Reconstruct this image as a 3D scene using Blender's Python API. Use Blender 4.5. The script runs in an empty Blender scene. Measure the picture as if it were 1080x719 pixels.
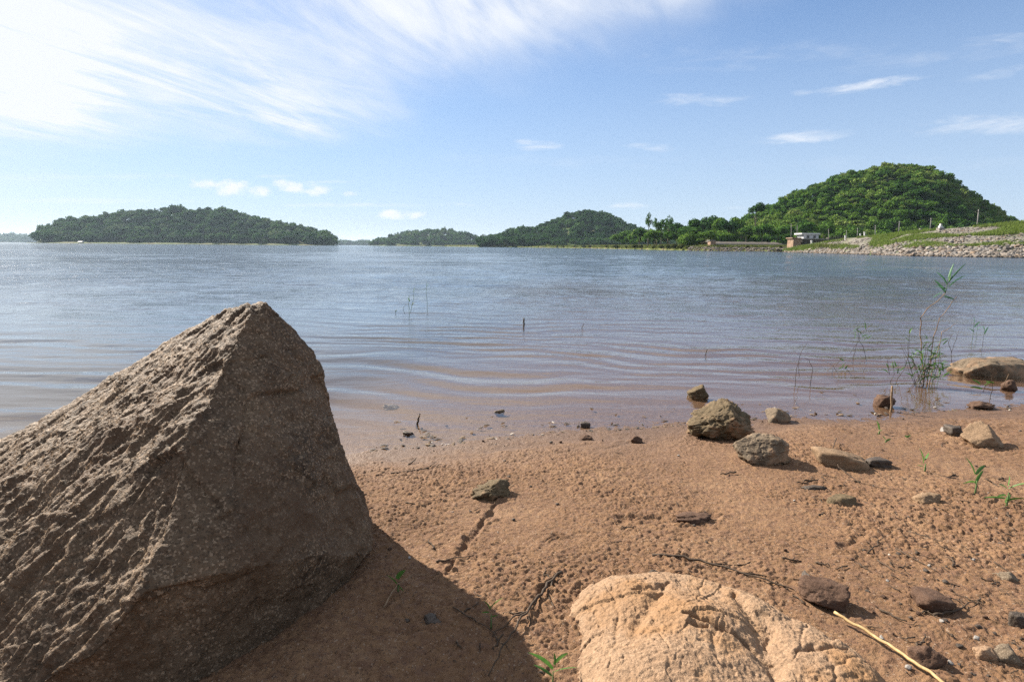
import bpy, bmesh, math, random
import numpy as np
from mathutils import Vector, Matrix, noise as mnoise
random.seed(7)
RNG = np.random.default_rng(11)
R = math.radians
scene = bpy.context.scene
col = scene.collection

# ------------------------------------------------------------------ camera
FPX = 600.0
CAMZ = 0.95
PITCH = math.atan((359.5-260.0)/FPX)
ROLL = 0.0087
F_ = np.array([0, math.cos(PITCH), -math.sin(PITCH)])
R0 = np.array([1.0, 0, 0]); U0 = np.array([0, math.sin(PITCH), math.cos(PITCH)])
CR = R0*math.cos(ROLL)+U0*math.sin(ROLL)
CU = U0*math.cos(ROLL)-R0*math.sin(ROLL)
CAM = np.array([0, 0, CAMZ])
cam_d = bpy.data.cameras.new('camera'); cam = bpy.data.objects.new('camera', cam_d); col.objects.link(cam)
cam_d.lens = 20.0; cam_d.sensor_width = 36.0; cam_d.clip_start = 0.02; cam_d.clip_end = 30000
M = Matrix.Identity(4)
for i in range(3):
    M[i][0] = CR[i]; M[i][1] = CU[i]; M[i][2] = -F_[i]; M[i][3] = CAM[i]
cam.matrix_world = M
scene.camera = cam

def ray(u, v):
    return F_+CR*((u-540.0)/FPX)+CU*((359.5-v)/FPX)
def at_y(u, v, Y):
    d = ray(u, v); return CAM+d*(Y/d[1])
def at_z(u, v, z=0.0):
    d = ray(u, v); return CAM+d*((z-CAMZ)/d[2])
def horizon(u):
    return 359.5-FPX*math.tan(PITCH)+0.0087*(u-540)

# ------------------------------------------------------------------ noise
def _h(ix, iy, iz, seed):
    n = (ix.astype(np.int64)*374761393+iy.astype(np.int64)*668265263+iz.astype(np.int64)*2147483647+seed*1274126177) & 0xffffffff
    n = ((n ^ (n >> 13))*1274126177) & 0xffffffff
    n = ((n ^ (n >> 16))*2246822519) & 0xffffffff
    return ((n ^ (n >> 15)) & 0xffffff)/float(0xffffff)
def vn3(x, y, z, seed=0):
    xi = np.floor(x); yi = np.floor(y); zi = np.floor(z)
    fx = x-xi; fy = y-yi; fz = z-zi
    fx = fx*fx*fx*(fx*(fx*6-15)+10); fy = fy*fy*fy*(fy*(fy*6-15)+10); fz = fz*fz*fz*(fz*(fz*6-15)+10)
    r = 0
    for a in (0, 1):
        wa = fx if a else 1-fx
        for b in (0, 1):
            wb = fy if b else 1-fy
            for c in (0, 1):
                wc = fz if c else 1-fz
                r = r+wa*wb*wc*_h(xi+a, yi+b, zi+c, seed)
    return r*2-1
def vn2(x, y, seed=0):
    xi = np.floor(x); yi = np.floor(y)
    fx = x-xi; fy = y-yi
    fx = fx*fx*fx*(fx*(fx*6-15)+10); fy = fy*fy*fy*(fy*(fy*6-15)+10)
    z = np.zeros_like(xi); r = 0
    for a in (0, 1):
        wa = fx if a else 1-fx
        for b in (0, 1):
            wb = fy if b else 1-fy
            r = r+wa*wb*_h(xi+a, yi+b, z, seed)
    return r*2-1
def fbm3(p, s, octv=4, seed=0, gain=.5, ridged=False):
    a = 1.0; r = 0; t = 0
    for o in range(octv):
        n = vn3(p[..., 0]*s+o*17.3, p[..., 1]*s+o*5.7, p[..., 2]*s+o*9.1, seed+o)
        if ridged: n = 1-2*np.abs(n)
        r = r+a*n; t += a; a *= gain; s *= 2.03
    return r/t
def fbm2(x, y, s, octv=4, seed=0, gain=.5):
    a = 1.0; r = 0; t = 0
    for o in range(octv):
        r = r+a*vn2(x*s+o*17.3, y*s+o*5.7, seed+o); t += a; a *= gain; s *= 2.03
    return r/t
def worley2(x, y, seed=0):
    xi = np.floor(x); yi = np.floor(y); best = np.full(x.shape, 9.0); rr = np.zeros(x.shape)
    z = np.zeros_like(xi)
    for a in (-1, 0, 1):
        for b in (-1, 0, 1):
            cx = xi+a; cy = yi+b
            px = cx+_h(cx, cy, z, seed); py = cy+_h(cx, cy, z, seed+1)
            d = (px-x)**2+(py-y)**2
            m = d < best
            best = np.where(m, d, best); rr = np.where(m, _h(cx, cy, z, seed+2), rr)
    return np.sqrt(best), rr
def cell3(P, scale, seed=0):
    """nearest random seed in 3-D : id value, offset vector from the seed, F2-F1"""
    Q = P*scale; I = np.floor(Q); f1 = np.full(len(P), 9.0); f2 = f1.copy(); rid = np.zeros(len(P)); off = np.zeros_like(P); tl = np.zeros_like(P)
    for a in (-1, 0, 1):
        for b in (-1, 0, 1):
            for c in (-1, 0, 1):
                C_ = I+np.array([a, b, c]); h = [_h(C_[:, 0], C_[:, 1], C_[:, 2], seed+k) for k in range(3)]
                d = Q-(C_+np.stack(h, 1)); r = np.sqrt((d*d).sum(1))
                m_ = r < f1; f2 = np.where(m_, f1, np.minimum(f2, r)); f1 = np.where(m_, r, f1)
                rid = np.where(m_, h[0]*2-1, rid); off = np.where(m_[:, None], d, off); tl = np.where(m_[:, None], np.stack(h, 1)*2-1, tl)
    return rid, (off*np.roll(tl, 1, 1)).sum(1), f2-f1
def sstep(a, b, x):
    t = np.clip((x-a)/(b-a), 0, 1); return t*t*(3-2*t)

# ------------------------------------------------------------------ object helpers
def set_props(o, label=None, cat=None, group=None, kind=None):
    if label: o['label'] = label
    if cat: o['category'] = cat
    if group: o['group'] = group
    if kind: o['kind'] = kind
    return o
def mesh_np(name, V, Fq, mat=None, smooth=True, parent=None, attrs=None, loc=None):
    """V Nx3 ; Fq MxK faces (constant K) ; one mesh object"""
    V = np.asarray(V, dtype=np.float32); Fq = np.asarray(Fq, dtype=np.int32)
    me = bpy.data.meshes.new(name)
    K = Fq.shape[1]
    me.vertices.add(len(V)); me.vertices.foreach_set('co', V.ravel())
    me.loops.add(Fq.size); me.loops.foreach_set('vertex_index', Fq.ravel())
    me.polygons.add(len(Fq)); me.polygons.foreach_set('loop_start', np.arange(0, Fq.size, K, dtype=np.int32))
    me.polygons.foreach_set('loop_total', np.full(len(Fq), K, dtype=np.int32))
    me.polygons.foreach_set('use_smooth', np.full(len(Fq), bool(smooth)))
    me.update(calc_edges=True)
    if attrs:
        for k, a in attrs.items():
            at = me.attributes.new(k, 'FLOAT', 'POINT'); at.data.foreach_set('value', np.asarray(a, dtype=np.float32))
    if mat: me.materials.append(mat)
    o = bpy.data.objects.new(name, me); col.objects.link(o)
    if parent: o.parent = parent
    if loc is not None: o.location = loc
    return o
def mesh_py(name, V, Fs, mat=None, smooth=False, parent=None, loc=None):
    me = bpy.data.meshes.new(name); me.from_pydata([tuple(map(float, v)) for v in V], [], [tuple(map(int, f)) for f in Fs]); me.update()
    for p in me.polygons: p.use_smooth = smooth
    if mat: me.materials.append(mat)
    o = bpy.data.objects.new(name, me); col.objects.link(o)
    if parent: o.parent = parent
    if loc is not None: o.location = loc
    return o
def empty(name, loc, rz=0):
    o = bpy.data.objects.new(name, None); col.objects.link(o); o.location = tuple(map(float, loc)); o.rotation_euler = (0, 0, rz)
    o.empty_display_size = .1
    return o
def copy_tree(o):
    c = o.copy(); col.objects.link(c)
    for ch in list(o.children):
        d = ch.copy(); col.objects.link(d); d.parent = c
    return c
def grid_faces(nx, ny):
    i = np.arange(nx*ny).reshape(ny, nx)
    return np.stack([i[:-1, :-1], i[:-1, 1:], i[1:, 1:], i[1:, :-1]], -1).reshape(-1, 4)
class MB:
    def __init__(s): s.V = []; s.F = []
    def box(s, x0, x1, y0, y1, z0, z1, T=None, bev=0):
        b = len(s.V)
        P = [(x0, y0, z0), (x1, y0, z0), (x1, y1, z0), (x0, y1, z0), (x0, y0, z1), (x1, y0, z1), (x1, y1, z1), (x0, y1, z1)]
        if T is not None: P = [tuple(T @ Vector(p)) for p in P]
        s.V += P
        s.F += [(b, b+3, b+2, b+1), (b+4, b+5, b+6, b+7), (b, b+1, b+5, b+4), (b+1, b+2, b+6, b+5), (b+2, b+3, b+7, b+6), (b+3, b, b+4, b+7)]
    def tube(s, pts, rad, n=6, cap=True):
        b = len(s.V); pts = [Vector(map(float, p)) for p in pts]
        if not hasattr(rad, '__len__'): rad = [rad]*len(pts)
        for i, p in enumerate(pts):
            t = (pts[min(i+1, len(pts)-1)]-pts[max(i-1, 0)])
            t = t.normalized() if t.length > 1e-9 else Vector((0, 0, 1))
            a = t.cross(Vector((.13, .2, .97)) if abs(t.z) < .95 else Vector((1, .1, 0))).normalized(); c = t.cross(a)
            for k in range(n):
                w = 2*math.pi*k/n
                s.V.append(tuple(p+(a*math.cos(w)+c*math.sin(w))*rad[i]))
        for i in range(len(pts)-1):
            for k in range(n):
                s.F.append((b+i*n+k, b+i*n+(k+1) % n, b+(i+1)*n+(k+1) % n, b+(i+1)*n+k))
        if cap:
            s.F.append(tuple(b+k for k in range(n))[::-1]); s.F.append(tuple(b+(len(pts)-1)*n+k for k in range(n)))
    def blade(s, base, d, L, w, bend=.5, n=6, side=None, up=(0, 0, 1)):
        base = Vector(base); d = Vector(d).normalized(); b = len(s.V)
        sd = Vector(side) if side is not None else d.cross(Vector((random.uniform(-1, 1), random.uniform(-1, 1), .3)))
        sd = sd.normalized(); p = base.copy(); cur = d.copy()
        flat = Vector((d.x, d.y, 0)); flat = flat.normalized() if flat.length > 1e-4 else Vector((1, 0, 0))
        for i in range(n+1):
            t = i/n; ww = w*.5*(math.sin(math.pi*min(1, .18+t*.82)))**.7*(1 if t < 1 else .05)
            nrm = cur.cross(sd).normalized()*ww*.35
            s.V += [tuple(p-sd*ww+nrm), tuple(p-nrm*.3), tuple(p+sd*ww+nrm)]
            cur = (cur+(flat*.6-Vector((0, 0, 1)))*bend/n).normalized(); p = p+cur*(L/n)
        for i in range(n):
            o = b+i*3
            s.F += [(o, o+1, o+4, o+3), (o+1, o+2, o+5, o+4)]
    def build(s, name, mat, parent=None, smooth=True, loc=None):
        return mesh_py(name, s.V, s.F, mat, smooth, parent, loc)

# ------------------------------------------------------------------ material helper
class Mat:
    def __init__(s, name):
        s.m = bpy.data.materials.new(name); s.m.use_nodes = True; s.nt = s.m.node_tree; s.nt.nodes.clear()
        s.out = s.n('ShaderNodeOutputMaterial')
    def n(s, t, **kw):
        nd = s.nt.nodes.new(t)
        for k, v in kw.items():
            if k.startswith('i_'):
                key = k[2:].replace('_', ' ')
                nd.inputs[int(key) if key.isdigit() else key].default_value = v
            else: setattr(nd, k, v)
        return nd
    def l(s, a, b): s.nt.links.new(a, b)
    def noise(s, scale, detail=5, rough=.55, vec=None, dist=0):
        nd = s.n('ShaderNodeTexNoise'); nd.inputs['Scale'].default_value = scale; nd.inputs['Detail'].default_value = detail
        nd.inputs['Roughness'].default_value = rough; nd.inputs['Distortion'].default_value = dist
        if vec is not None: s.l(vec, nd.inputs['Vector'])
        return nd.outputs['Fac']
    def ramp(s, fac, stops):
        nd = s.n('ShaderNodeValToRGB'); cr = nd.color_ramp
        while len(cr.elements) < len(stops): cr.elements.new(.5)
        for e, (p, c) in zip(cr.elements, stops):
            e.position = p; e.color = (*c, 1) if len(c) == 3 else c
        s.l(fac, nd.inputs['Fac']); return nd.outputs['Color']
    def math(s, op, a, b=None, clamp=False):
        nd = s.n('ShaderNodeMath', operation=op, use_clamp=clamp)
        for i, x in enumerate((a, b)):
            if x is None: continue
            if isinstance(x, (int, float)): nd.inputs[i].default_value = x
            else: s.l(x, nd.inputs[i])
        return nd.outputs[0]
    def mix(s, fac, a, b, blend='MIX'):
        nd = s.n('ShaderNodeMix', data_type='RGBA', blend_type=blend)
        for i, x in ((0, fac), (6, a), (7, b)):
            if isinstance(x, (int, float)): nd.inputs[i].default_value = x
            elif isinstance(x, tuple): nd.inputs[i].default_value = (*x, 1)
            else: s.l(x, nd.inputs[i])
        return nd.outputs[2]
    def bump(s, h, strength, dist, normal=None):
        nd = s.n('ShaderNodeBump'); nd.inputs['Strength'].default_value = strength; nd.inputs['Distance'].default_value = dist
        s.l(h, nd.inputs['Height'])
        if normal is not None: s.l(normal, nd.inputs['Normal'])
        return nd.outputs['Normal']
    def bsdf(s, color, rough=.8, normal=None, spec=.3):
        nd = s.n('ShaderNodeBsdfPrincipled')
        if isinstance(color, tuple): nd.inputs['Base Color'].default_value = (*color, 1)
        else: s.l(color, nd.inputs['Base Color'])
        if isinstance(rough, (int, float)): nd.inputs['Roughness'].default_value = rough
        else: s.l(rough, nd.inputs['Roughness'])
        nd.inputs['Specular IOR Level'].default_value = spec
        if normal is not None: s.l(normal, nd.inputs['Normal'])
        return nd.outputs[0]
    def done(s, sh): s.l(sh, s.out.inputs['Surface']); return s.m
    def obj(s): return s.n('ShaderNodeTexCoord').outputs['Object']
    def pos(s): return s.n('ShaderNodeNewGeometry').outputs['Position']
    def sep(s, v):
        nd = s.n('ShaderNodeSeparateXYZ'); s.l(v, nd.inputs[0]); return nd.outputs

def rock_mat(name, c0, c1, c2, scale=1.0, bump=.5, rough=.85, speck=.35, stain=None):
    m = Mat(name); v = m.obj()
    n1 = m.noise(6*scale, 8, .62, v); n2 = m.noise(55*scale, 5, .6, v); n3 = m.noise(260*scale, 3, .6, v)
    c = m.ramp(n1, [(.3, c0), (.5, c1), (.72, c2)])
    c = m.mix(m.ramp(n2, [(.42, (0, 0, 0)), (.62, (1, 1, 1))]), c, tuple(min(1, x*1.25) for x in c1))
    vo = m.n('ShaderNodeTexVoronoi'); vo.inputs['Scale'].default_value = 230*scale; m.l(v, vo.inputs['Vector'])
    sp = m.sep(vo.outputs['Color'])[0]
    c = m.mix(m.math('MULTIPLY', m.math('GREATER_THAN', sp, .86), speck), c, tuple(min(.8, x*2.2+.05) for x in c2))
    c = m.mix(m.math('MULTIPLY', m.math('LESS_THAN', sp, .16), speck*1.3), c, tuple(x*.3 for x in c0))
    if stain:
        c = m.mix(m.ramp(m.noise(3.1*scale, 6, .6, v, .4), [(.5, (0, 0, 0)), (.66, (1, 1, 1))]), c, stain)
    h = m.math('ADD', m.math('MULTIPLY', n2, .7), m.math('MULTIPLY', n3, .3))
    nm = m.bump(h, bump, .012/scale)
    return m.done(m.bsdf(c, rough, nm, .2))

MAT = {}
MAT['boulder'] = rock_mat('granite_brown', (.034, .024, .016), (.090, .061, .038), (.185, .13, .082), 1.0, 1.0, .7, .3, (.078, .048, .028))
MAT['pale'] = rock_mat('sandstone_ochre', (.135, .084, .052), (.205, .134, .083), (.27, .19, .125), 1.6, .9, .85, .14, (.235, .137, .070))
MAT['olive'] = rock_mat('weathered_olive', (0.036, 0.027, 0.016), (0.079, 0.058, 0.032), (0.130, 0.097, 0.058), 3.2, .8, .85, .3, (.2, .12, .07))
MAT['greybrown'] = rock_mat('weathered_greybrown', (0.058, 0.043, 0.029), (0.104, 0.079, 0.054), (0.158, 0.126, 0.086), 3.0, .7, .8, .3, (.24, .15, .09))
MAT['tan'] = rock_mat('tan_stone', (0.094, 0.061, 0.036), (0.151, 0.101, 0.061), (0.209, 0.144, 0.090), 3.0, .7, .85, .3)
MAT['dark'] = rock_mat('dark_stone', (0.025, 0.020, 0.017), (0.050, 0.040, 0.032), (0.086, 0.065, 0.050), 4.0, .7, .6, .3)
MAT['red'] = rock_mat('red_clod', (.034, .019, .012), (.066, .038, .025), (.11, .07, .047), 4.0, .8, .85, .2)
MAT['grey'] = rock_mat('grey_pebble', (0.115, 0.108, 0.101), (0.194, 0.180, 0.166), (0.302, 0.288, 0.266), 4.0, .5, .7, .3)
MAT['white'] = rock_mat('white_pebble', (0.240, 0.216, 0.176), (0.336, 0.304, 0.256), (0.416, 0.384, 0.336), 4.0, .3, .6, .1)

def simple(name, c0, c1, scale=20, rough=.8, bump=.3, dist=.004, transl=0):
    m = Mat(name); v = m.obj(); n = m.noise(scale, 4, .6, v)
    c = m.ramp(n, [(.35, c0), (.68, c1)])
    b = m.bsdf(c, rough, m.bump(n, bump, dist), .3)
    if transl:
        t = m.n('ShaderNodeBsdfTranslucent'); m.l(c, t.inputs['Color'])
        mx = m.n('ShaderNodeMixShader'); mx.inputs[0].default_value = transl; m.l(b, mx.inputs[1]); m.l(t.outputs[0], mx.inputs[2]); b = mx.outputs[0]
    return m.done(b)
MAT['twig'] = simple('dead_twig', (.028, .019, .012), (.07, .047, .03), 90)
MAT['reed'] = simple('dry_reed', (.13, .085, .05), (.23, .16, .10), 60)
MAT['straw'] = simple('straw', (.30, .20, .085), (.42, .30, .15), 80, .6)
MAT['leafgreen'] = simple('fresh_leaf', (.045, .12, .02), (.085, .19, .04), 40, .5, .1, .001, .35)
MAT['leafblue'] = simple('bluegreen_leaf', (.04, .12, .06), (.08, .2, .1), 40, .5, .1, .001, .35)
MAT['reedgreen'] = simple('green_stem', (.05, .09, .03), (.1, .16, .05), 60)
MAT['concrete'] = simple('concrete', (.15, .14, .13), (.25, .24, .22), 1.2, .9)
MAT['tanstone'] = simple('tan_masonry', (.16, .105, .07), (.27, .19, .13), 1.0, .9)
MAT['darkwall'] = simple('weathered_dark_masonry', (.03, .027, .024), (.09, .075, .06), .9, .9)
MAT['whitewall'] = simple('white_paint', (.42, .43, .44), (.52, .53, .54), 1.0, .8)
MAT['window'] = simple('dark_window', (.02, .022, .025), (.04, .045, .05), 1, .2)
MAT['pole'] = simple('pole_concrete', (.18, .175, .165), (.28, .27, .26), 2, .9)
MAT['iron'] = simple('dark_iron', (.04, .035, .03), (.09, .08, .07), 3, .7)
MAT['bark'] = simple('bark', (.07, .055, .04), (.16, .13, .1), 2, .9)

def foliage(name, stops, transl=.25):
    m = Mat(name)
    a = m.n('ShaderNodeAttribute'); a.attribute_name = 'tint'
    oi = m.n('ShaderNodeObjectInfo')
    f = m.math('ADD', a.outputs['Fac'], m.math('MULTIPLY', m.math('SUBTRACT', oi.outputs['Random'], .5), .35), True)
    c = m.ramp(f, stops)
    b = m.bsdf(c, .9, None, .05)
    t = m.n('ShaderNodeBsdfTranslucent'); m.l(c, t.inputs['Color'])
    mx = m.n('ShaderNodeMixShader'); mx.inputs[0].default_value = transl; m.l(b, mx.inputs[1]); m.l(t.outputs[0], mx.inputs[2])
    return m.done(mx.outputs[0])
MAT['forest'] = foliage('forest_leaves', [(0, (.022, .06, .014)), (.4, (.045, .105, .018)), (.75, (.09, .165, .025)), (1, (.14, .19, .05))])
MAT['forest_dark'] = foliage('island_leaves', [(0, (.018, .05, .018)), (.5, (.035, .085, .025)), (.85, (.06, .12, .035)), (1, (.09, .13, .06))])
MAT['bush'] = foliage('bush_leaves', [(0, (.03, .036, .012)), (.5, (.06, .075, .02)), (1, (.11, .115, .04))])

def land_mat(name, g0, g1, soil, scale=.12):
    m = Mat(name); v = m.pos()
    n = m.noise(scale, 6, .6, v); n2 = m.noise(scale*9, 4, .6, v)
    c = m.ramp(n2, [(.3, g0), (.7, g1)])
    c = m.mix(m.ramp(n, [(.48, (0, 0, 0)), (.62, (1, 1, 1))]), c, soil)
    return m.done(m.bsdf(c, .95, m.bump(n2, .5, .3), .1))
MAT['grassland'] = land_mat('grass_bank', (.06, .085, .02), (.11, .13, .035), (.15, .12, .07), .1)
MAT['rimgrass'] = land_mat('island_rim_grass', (.04, .065, .018), (.07, .095, .028), (.09, .085, .045), .03)
MAT['hillsoil'] = land_mat('hill_undergrowth', (.025, .05, .015), (.05, .08, .02), (.07, .07, .03), .05)
MAT['damsoil'] = land_mat('dam_gravel', (.10, .095, .08), (.17, .16, .14), (.07, .10, .03), .16)

# riprap
m = Mat('riprap_stone'); oi = m.n('ShaderNodeObjectInfo'); a = m.n('ShaderNodeAttribute'); a.attribute_name = 'tint'
f = m.math('FRACT', m.math('ADD', oi.outputs['Random'], a.outputs['Fac']))
c = m.ramp(f, [(0, (.10, .088, .075)), (.3, (.2, .18, .16)), (.55, (.15, .145, .14)), (.75, (.18, .13, .09)), (1, (.30, .28, .255))])
n = m.noise(2.5, 5, .6, m.pos())
c = m.mix(.5, c, m.ramp(n, [(.3, (.55, .55, .55)), (.7, (1, 1, 1))]), 'MULTIPLY')
z = m.sep(m.pos())[2]
wet = m.math('SUBTRACT', 1, m.math('MULTIPLY', z, 2.5, True), True)
c = m.mix(m.math('MULTIPLY', wet, .7), c, (.1, .075, .05))
MAT['riprap'] = m.done(m.bsdf(c, .85, m.bump(n, .6, .1), .3))

# ------------------------------------------------------------------ ground
SHORE_PX = [(-160, 680), (60, 590), (180, 540), (290, 500), (388, 477), (470, 470), (560, 461), (640, 455), (720, 449), (830, 440), (900, 438), (960, 436), (1020, 434), (1080, 431), (1140, 428)]
sp = np.array([at_z(u, v) for u, v in SHORE_PX])
sx = np.concatenate([[-400, -8], sp[:, 0], [6, 400]]); sy = np.concatenate([[-150, .6], sp[:, 1], [3.9, 60]])
def shoreY(x): return np.interp(x, sx, sy)
def base_h(x, y):
    s = shoreY(x)-y
    s = s+.05*fbm2(x, y, 1.3, 3, 5)
    beach = .05*np.minimum(s, 1.6)+.02*np.clip(s-1.6, 0, 60)+.012*np.clip(1-np.abs(s-.55)/.35, 0, 1)
    bed = (.033+.09*sstep(1.2, -3.2, x))*np.maximum(s, -12)+.07*np.clip(s+12, -35, 0)
    return np.where(s > 0, beach, bed)
HOLLOWS = []   # (polyline XY, width, depth)
def ground_h(x, y):
    x = np.asarray(x, float); y = np.asarray(y, float)
    return base_h(x, y)+.009*fbm2(x, y, 3.2, 3, 21)*sstep(-.4, .6, shoreY(x)-y)
def G(u, v):
    z = 0.05
    for _ in range(12):
        p = at_z(u, v, z); z = float(ground_h(np.array([p[0]]), np.array([p[1]]))[0])
    return np.array([p[0], p[1], z])
def pxm(p):   # metres per target pixel at point p
    return float(np.dot(np.asarray(p)-CAM, F_))/FPX

def seg_dist(x, y, pl):
    best = np.full(x.shape, 9.0); tt = np.zeros(x.shape)
    n = len(pl)-1
    for i in range(n):
        ax, ay = pl[i][:2]; bx, by = pl[i+1][:2]
        dx, dy = bx-ax, by-ay; L = dx*dx+dy*dy+1e-12
        t = np.clip(((x-ax)*dx+(y-ay)*dy)/L, 0, 1)
        d = np.hypot(x-ax-t*dx, y-ay-t*dy); mk = d < best
        best = np.where(mk, d, best); tt = np.where(mk, (i+t)/n, tt)
    return best, tt
for pl, w, d in [
    ([(528, 528), (515, 545), (500, 562), (488, 580), (478, 596), (466, 612)], .011, .018),
    ([(640, 547), (680, 549), (715, 552), (745, 545), (768, 540)], .016, .018),
    ([(575, 572), (583, 566), (600, 563)], .008, .012),
    ([(585, 612), (570, 628), (560, 650)], .014, .014),
    ([(386, 486), (440, 486), (470, 490)], .02, .006),
    ([(700, 590), (750, 598), (810, 610), (850, 622)], .009, .012),
    ([(850, 512), (880, 517), (905, 521)], .012, .012),
    ([(880, 580), (905, 573), (915, 560)], .012, .012),
    ([(560, 480), (620, 476), (700, 462)], .02, .006),
    ([(920, 458), (950, 457), (1000, 456)], .008, .010)]:
    HOLLOWS.append(([G(*p) for p in pl], w, d))

def axis(segs):
    out = [segs[0][0]]
    for a, b, s0, s1 in segs:
        L = b-a; x = a; n = max(2, int(round(L/((s0+s1)/2)))); t = np.linspace(0, 1, n+1)[1:]
        # geometric spacing
        if abs(s1-s0) < 1e-9: out += list(a+L*t)
        else:
            q = (s1/s0)**(1.0/n); g = (q**np.arange(1, n+1)-1)/(q**n-1); out += list(a+L*g)
    return np.array(out)
xs = axis([(-8000, -400, 900, 80), (-400, -20, 80, 1.5), (-20, -4, 1.5, .1), (-4, -.95, .1, .0045), (-.95, 1.5, .0034, .0034), (1.5, 3.3, .0036, .012), (3.3, 20, .02, 1.5), (20, 400, 1.5, 80), (400, 8000, 80, 900)])
ys = axis([(-300, -5, 60, 1), (-5, .78, .8, .006), (.78, 1.7, .0034, .0034), (1.7, 3.4, .0036, .008), (3.4, 12, .01, .25), (12, 400, .3, 40), (400, 8000, 50, 700)])
X, Y = np.meshgrid(xs, ys); X = X.ravel(); Y = Y.ravel()
Z = ground_h(X, Y)
near = (X > -4) & (X < 4.5) & (Y > .5) & (Y < 9)
x = X[near]; y = Y[near]; s = shoreY(x)-y
wx = x+.010*vn2(x*45, y*45, 3); wy = y+.010*vn2(x*45, y*45, 4)
d1, r1 = worley2(wx/.0130, wy/.0108, 31)
d2, r2 = worley2(wx/.0075+9, wy/.0075, 37)
lump = (1-np.clip(d1, 0, 1)**1.6)*(.35+.8*r1)
lump2 = (1-np.clip(d2, 0, 1)**1.5)*(.3+.7*r2)
patch = np.clip(.72+.8*fbm2(x, y, 2.3, 4, 41), .34, 1.15)
dry = sstep(.10, .34, s+.16*fbm2(x, y, 3.0, 3, 44)); dry = np.maximum(dry, .30*sstep(-.25, .05, s)*np.clip(.6+1.2*fbm2(x, y, 6, 3, 45), .1, 1.3))
amp = dry*patch
z = Z[near]+amp*(.0112*lump+.0050*lump2)+.006*amp*fbm2(x, y, 24, 3, 51)
z += (1-dry)*(.0034*fbm2(x, y, 34, 4, 61)+.0016*np.clip(fbm2(x*.5, y*3.2, 9, 3, 66), 0, 1))*sstep(-2.0, 0, s)
# wavelets of sand left parallel to the waterline
for off, hh, w in ((.09, .004, .018), (.19, .006, .02), (.3, .005, .025)):
    o = off+.05*fbm2(x, y*0, 1.7, 3, int(off*100))
    z += hh*np.exp(-((s-o)/w)**2)*np.clip(.5+1.6*fbm2(x, y, 4, 3, 77+int(off*100)), 0, 1.3)*(.7+.6*vn2(x*60, y*60, 7))
for pl, w, d in HOLLOWS:
    dd, tt = seg_dist(x+.012*vn2(x*28, y*28, 8), y+.012*vn2(x*28, y*28, 9), pl)
    ww = w*(.5+.8*np.clip(.5+vn2(x*22, y*22, 12), 0, 1.3))
    z -= .6*d*np.exp(-(dd/ww)**2)*np.clip(.85+.5*vn2(x*30, y*30, 5), .3, 1.1)*sstep(0, .12, tt)*sstep(1, .85, tt)
    z += d*.45*np.exp(-((dd-2*ww)/ww)**2)*np.clip(vn2(x*40, y*40, 14)+.2, 0, 1)
Z[near] = z

m = Mat('beach_sand'); v = m.pos(); zz = m.sep(v)[2]
n1 = m.noise(2.6, 6, .6, v); n2 = m.noise(38, 5, .65, v); n3 = m.noise(420, 3, .7, v)
c = m.ramp(n1, [(.3, (.12, .065, .031)), (.5, (.168, .094, .047)), (.7, (.215, .129, .07))])
c = m.mix(m.ramp(n2, [(.35, (1, 1, 1)), (.6, (0, 0, 0))]), c, (.12, .064, .036))
vo = m.n('ShaderNodeTexVoronoi'); vo.inputs['Scale'].default_value = 300; m.l(v, vo.inputs['Vector']); spk = m.sep(vo.outputs['Color'])
c = m.mix(m.math('MULTIPLY', m.math('GREATER_THAN', spk[0], .95), .6), c, (.04, .028, .024))
c = m.mix(m.math('MULTIPLY', m.math('GREATER_THAN', spk[1], .975), .5), c, (.30, .23, .17))
# wetness: by height over the lake level
hgt = m.math('ADD', zz, m.math('MULTIPLY', m.math('SUBTRACT', m.noise(5, 4, .6, v), .5), .016))
wet = m.ramp(m.math('MULTIPLY', hgt, 20), [(.04, (1, 1, 1)), (.34, (.45, .45, .45)), (1, (0, 0, 0))])
c = m.mix(m.math('MULTIPLY', wet, .8), c, (.078, .044, .027))
rg = m.ramp(wet, [(0, (.92, .92, .92)), (.5, (.75, .75, .75)), (1, (.6, .6, .6))])
h = m.math('ADD', m.math('ADD', n3, m.math('MULTIPLY', spk[2], .5)), m.math('MULTIPLY', m.noise(170, 2, .6, v), 1.6))
nm = m.bump(h, .8, .003)
MAT['sand'] = m.done(m.bsdf(c, rg, nm, .35))
beach = mesh_np('shore_ground', np.stack([X, Y, Z], 1), grid_faces(len(xs), len(ys)), MAT['sand'])
set_props(beach, kind='structure')

# ------------------------------------------------------------------ water
xs = axis([(-8000, -400, 900, 60), (-400, -25, 60, .4), (-25, -4, .35, .06), (-4, 7, .045, .045), (7, 30, .05, .35), (30, 400, .4, 60), (400, 8000, 60, 900)])
ys = axis([(.3, 1.6, .1, .03), (1.6, 11, .022, .03), (11, 30, .03, .13), (30, 90, .14, .3), (90, 400, .4, 20), (400, 8000, 30, 700)])
X, Y = np.meshgrid(xs, ys); X = X.ravel(); Y = Y.ravel()
depth = np.maximum(0, -base_h(X, Y))
s = Y-shoreY(X)
Wx = X+.5*fbm2(X, Y, .45, 2, 91); Wy = Y+.42*fbm2(X, Y, .6, 3, 92)+.085*fbm2(X, Y, 2.0, 3, 93)
wv = np.zeros_like(X)
for lam, a, kx, ph in ((.36, .0036, .10, 0), (.27, .0020, .17, 1.7), (.52, .0030, .02, 4.1), (.17, .0009, -.06, 2.2), (.105, .00045, .3, .7)):
    k = 2*math.pi/lam; w = np.sin(k*(Wy+kx*Wx)+ph)
    grp = np.clip(.55+1.0*fbm2(X*.8+ph, Y*1.3+lam*9, 1.0, 2, 95), .05, 1.4)
    wv += a*grp*(w+.25*(1-np.abs(w)))
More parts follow.
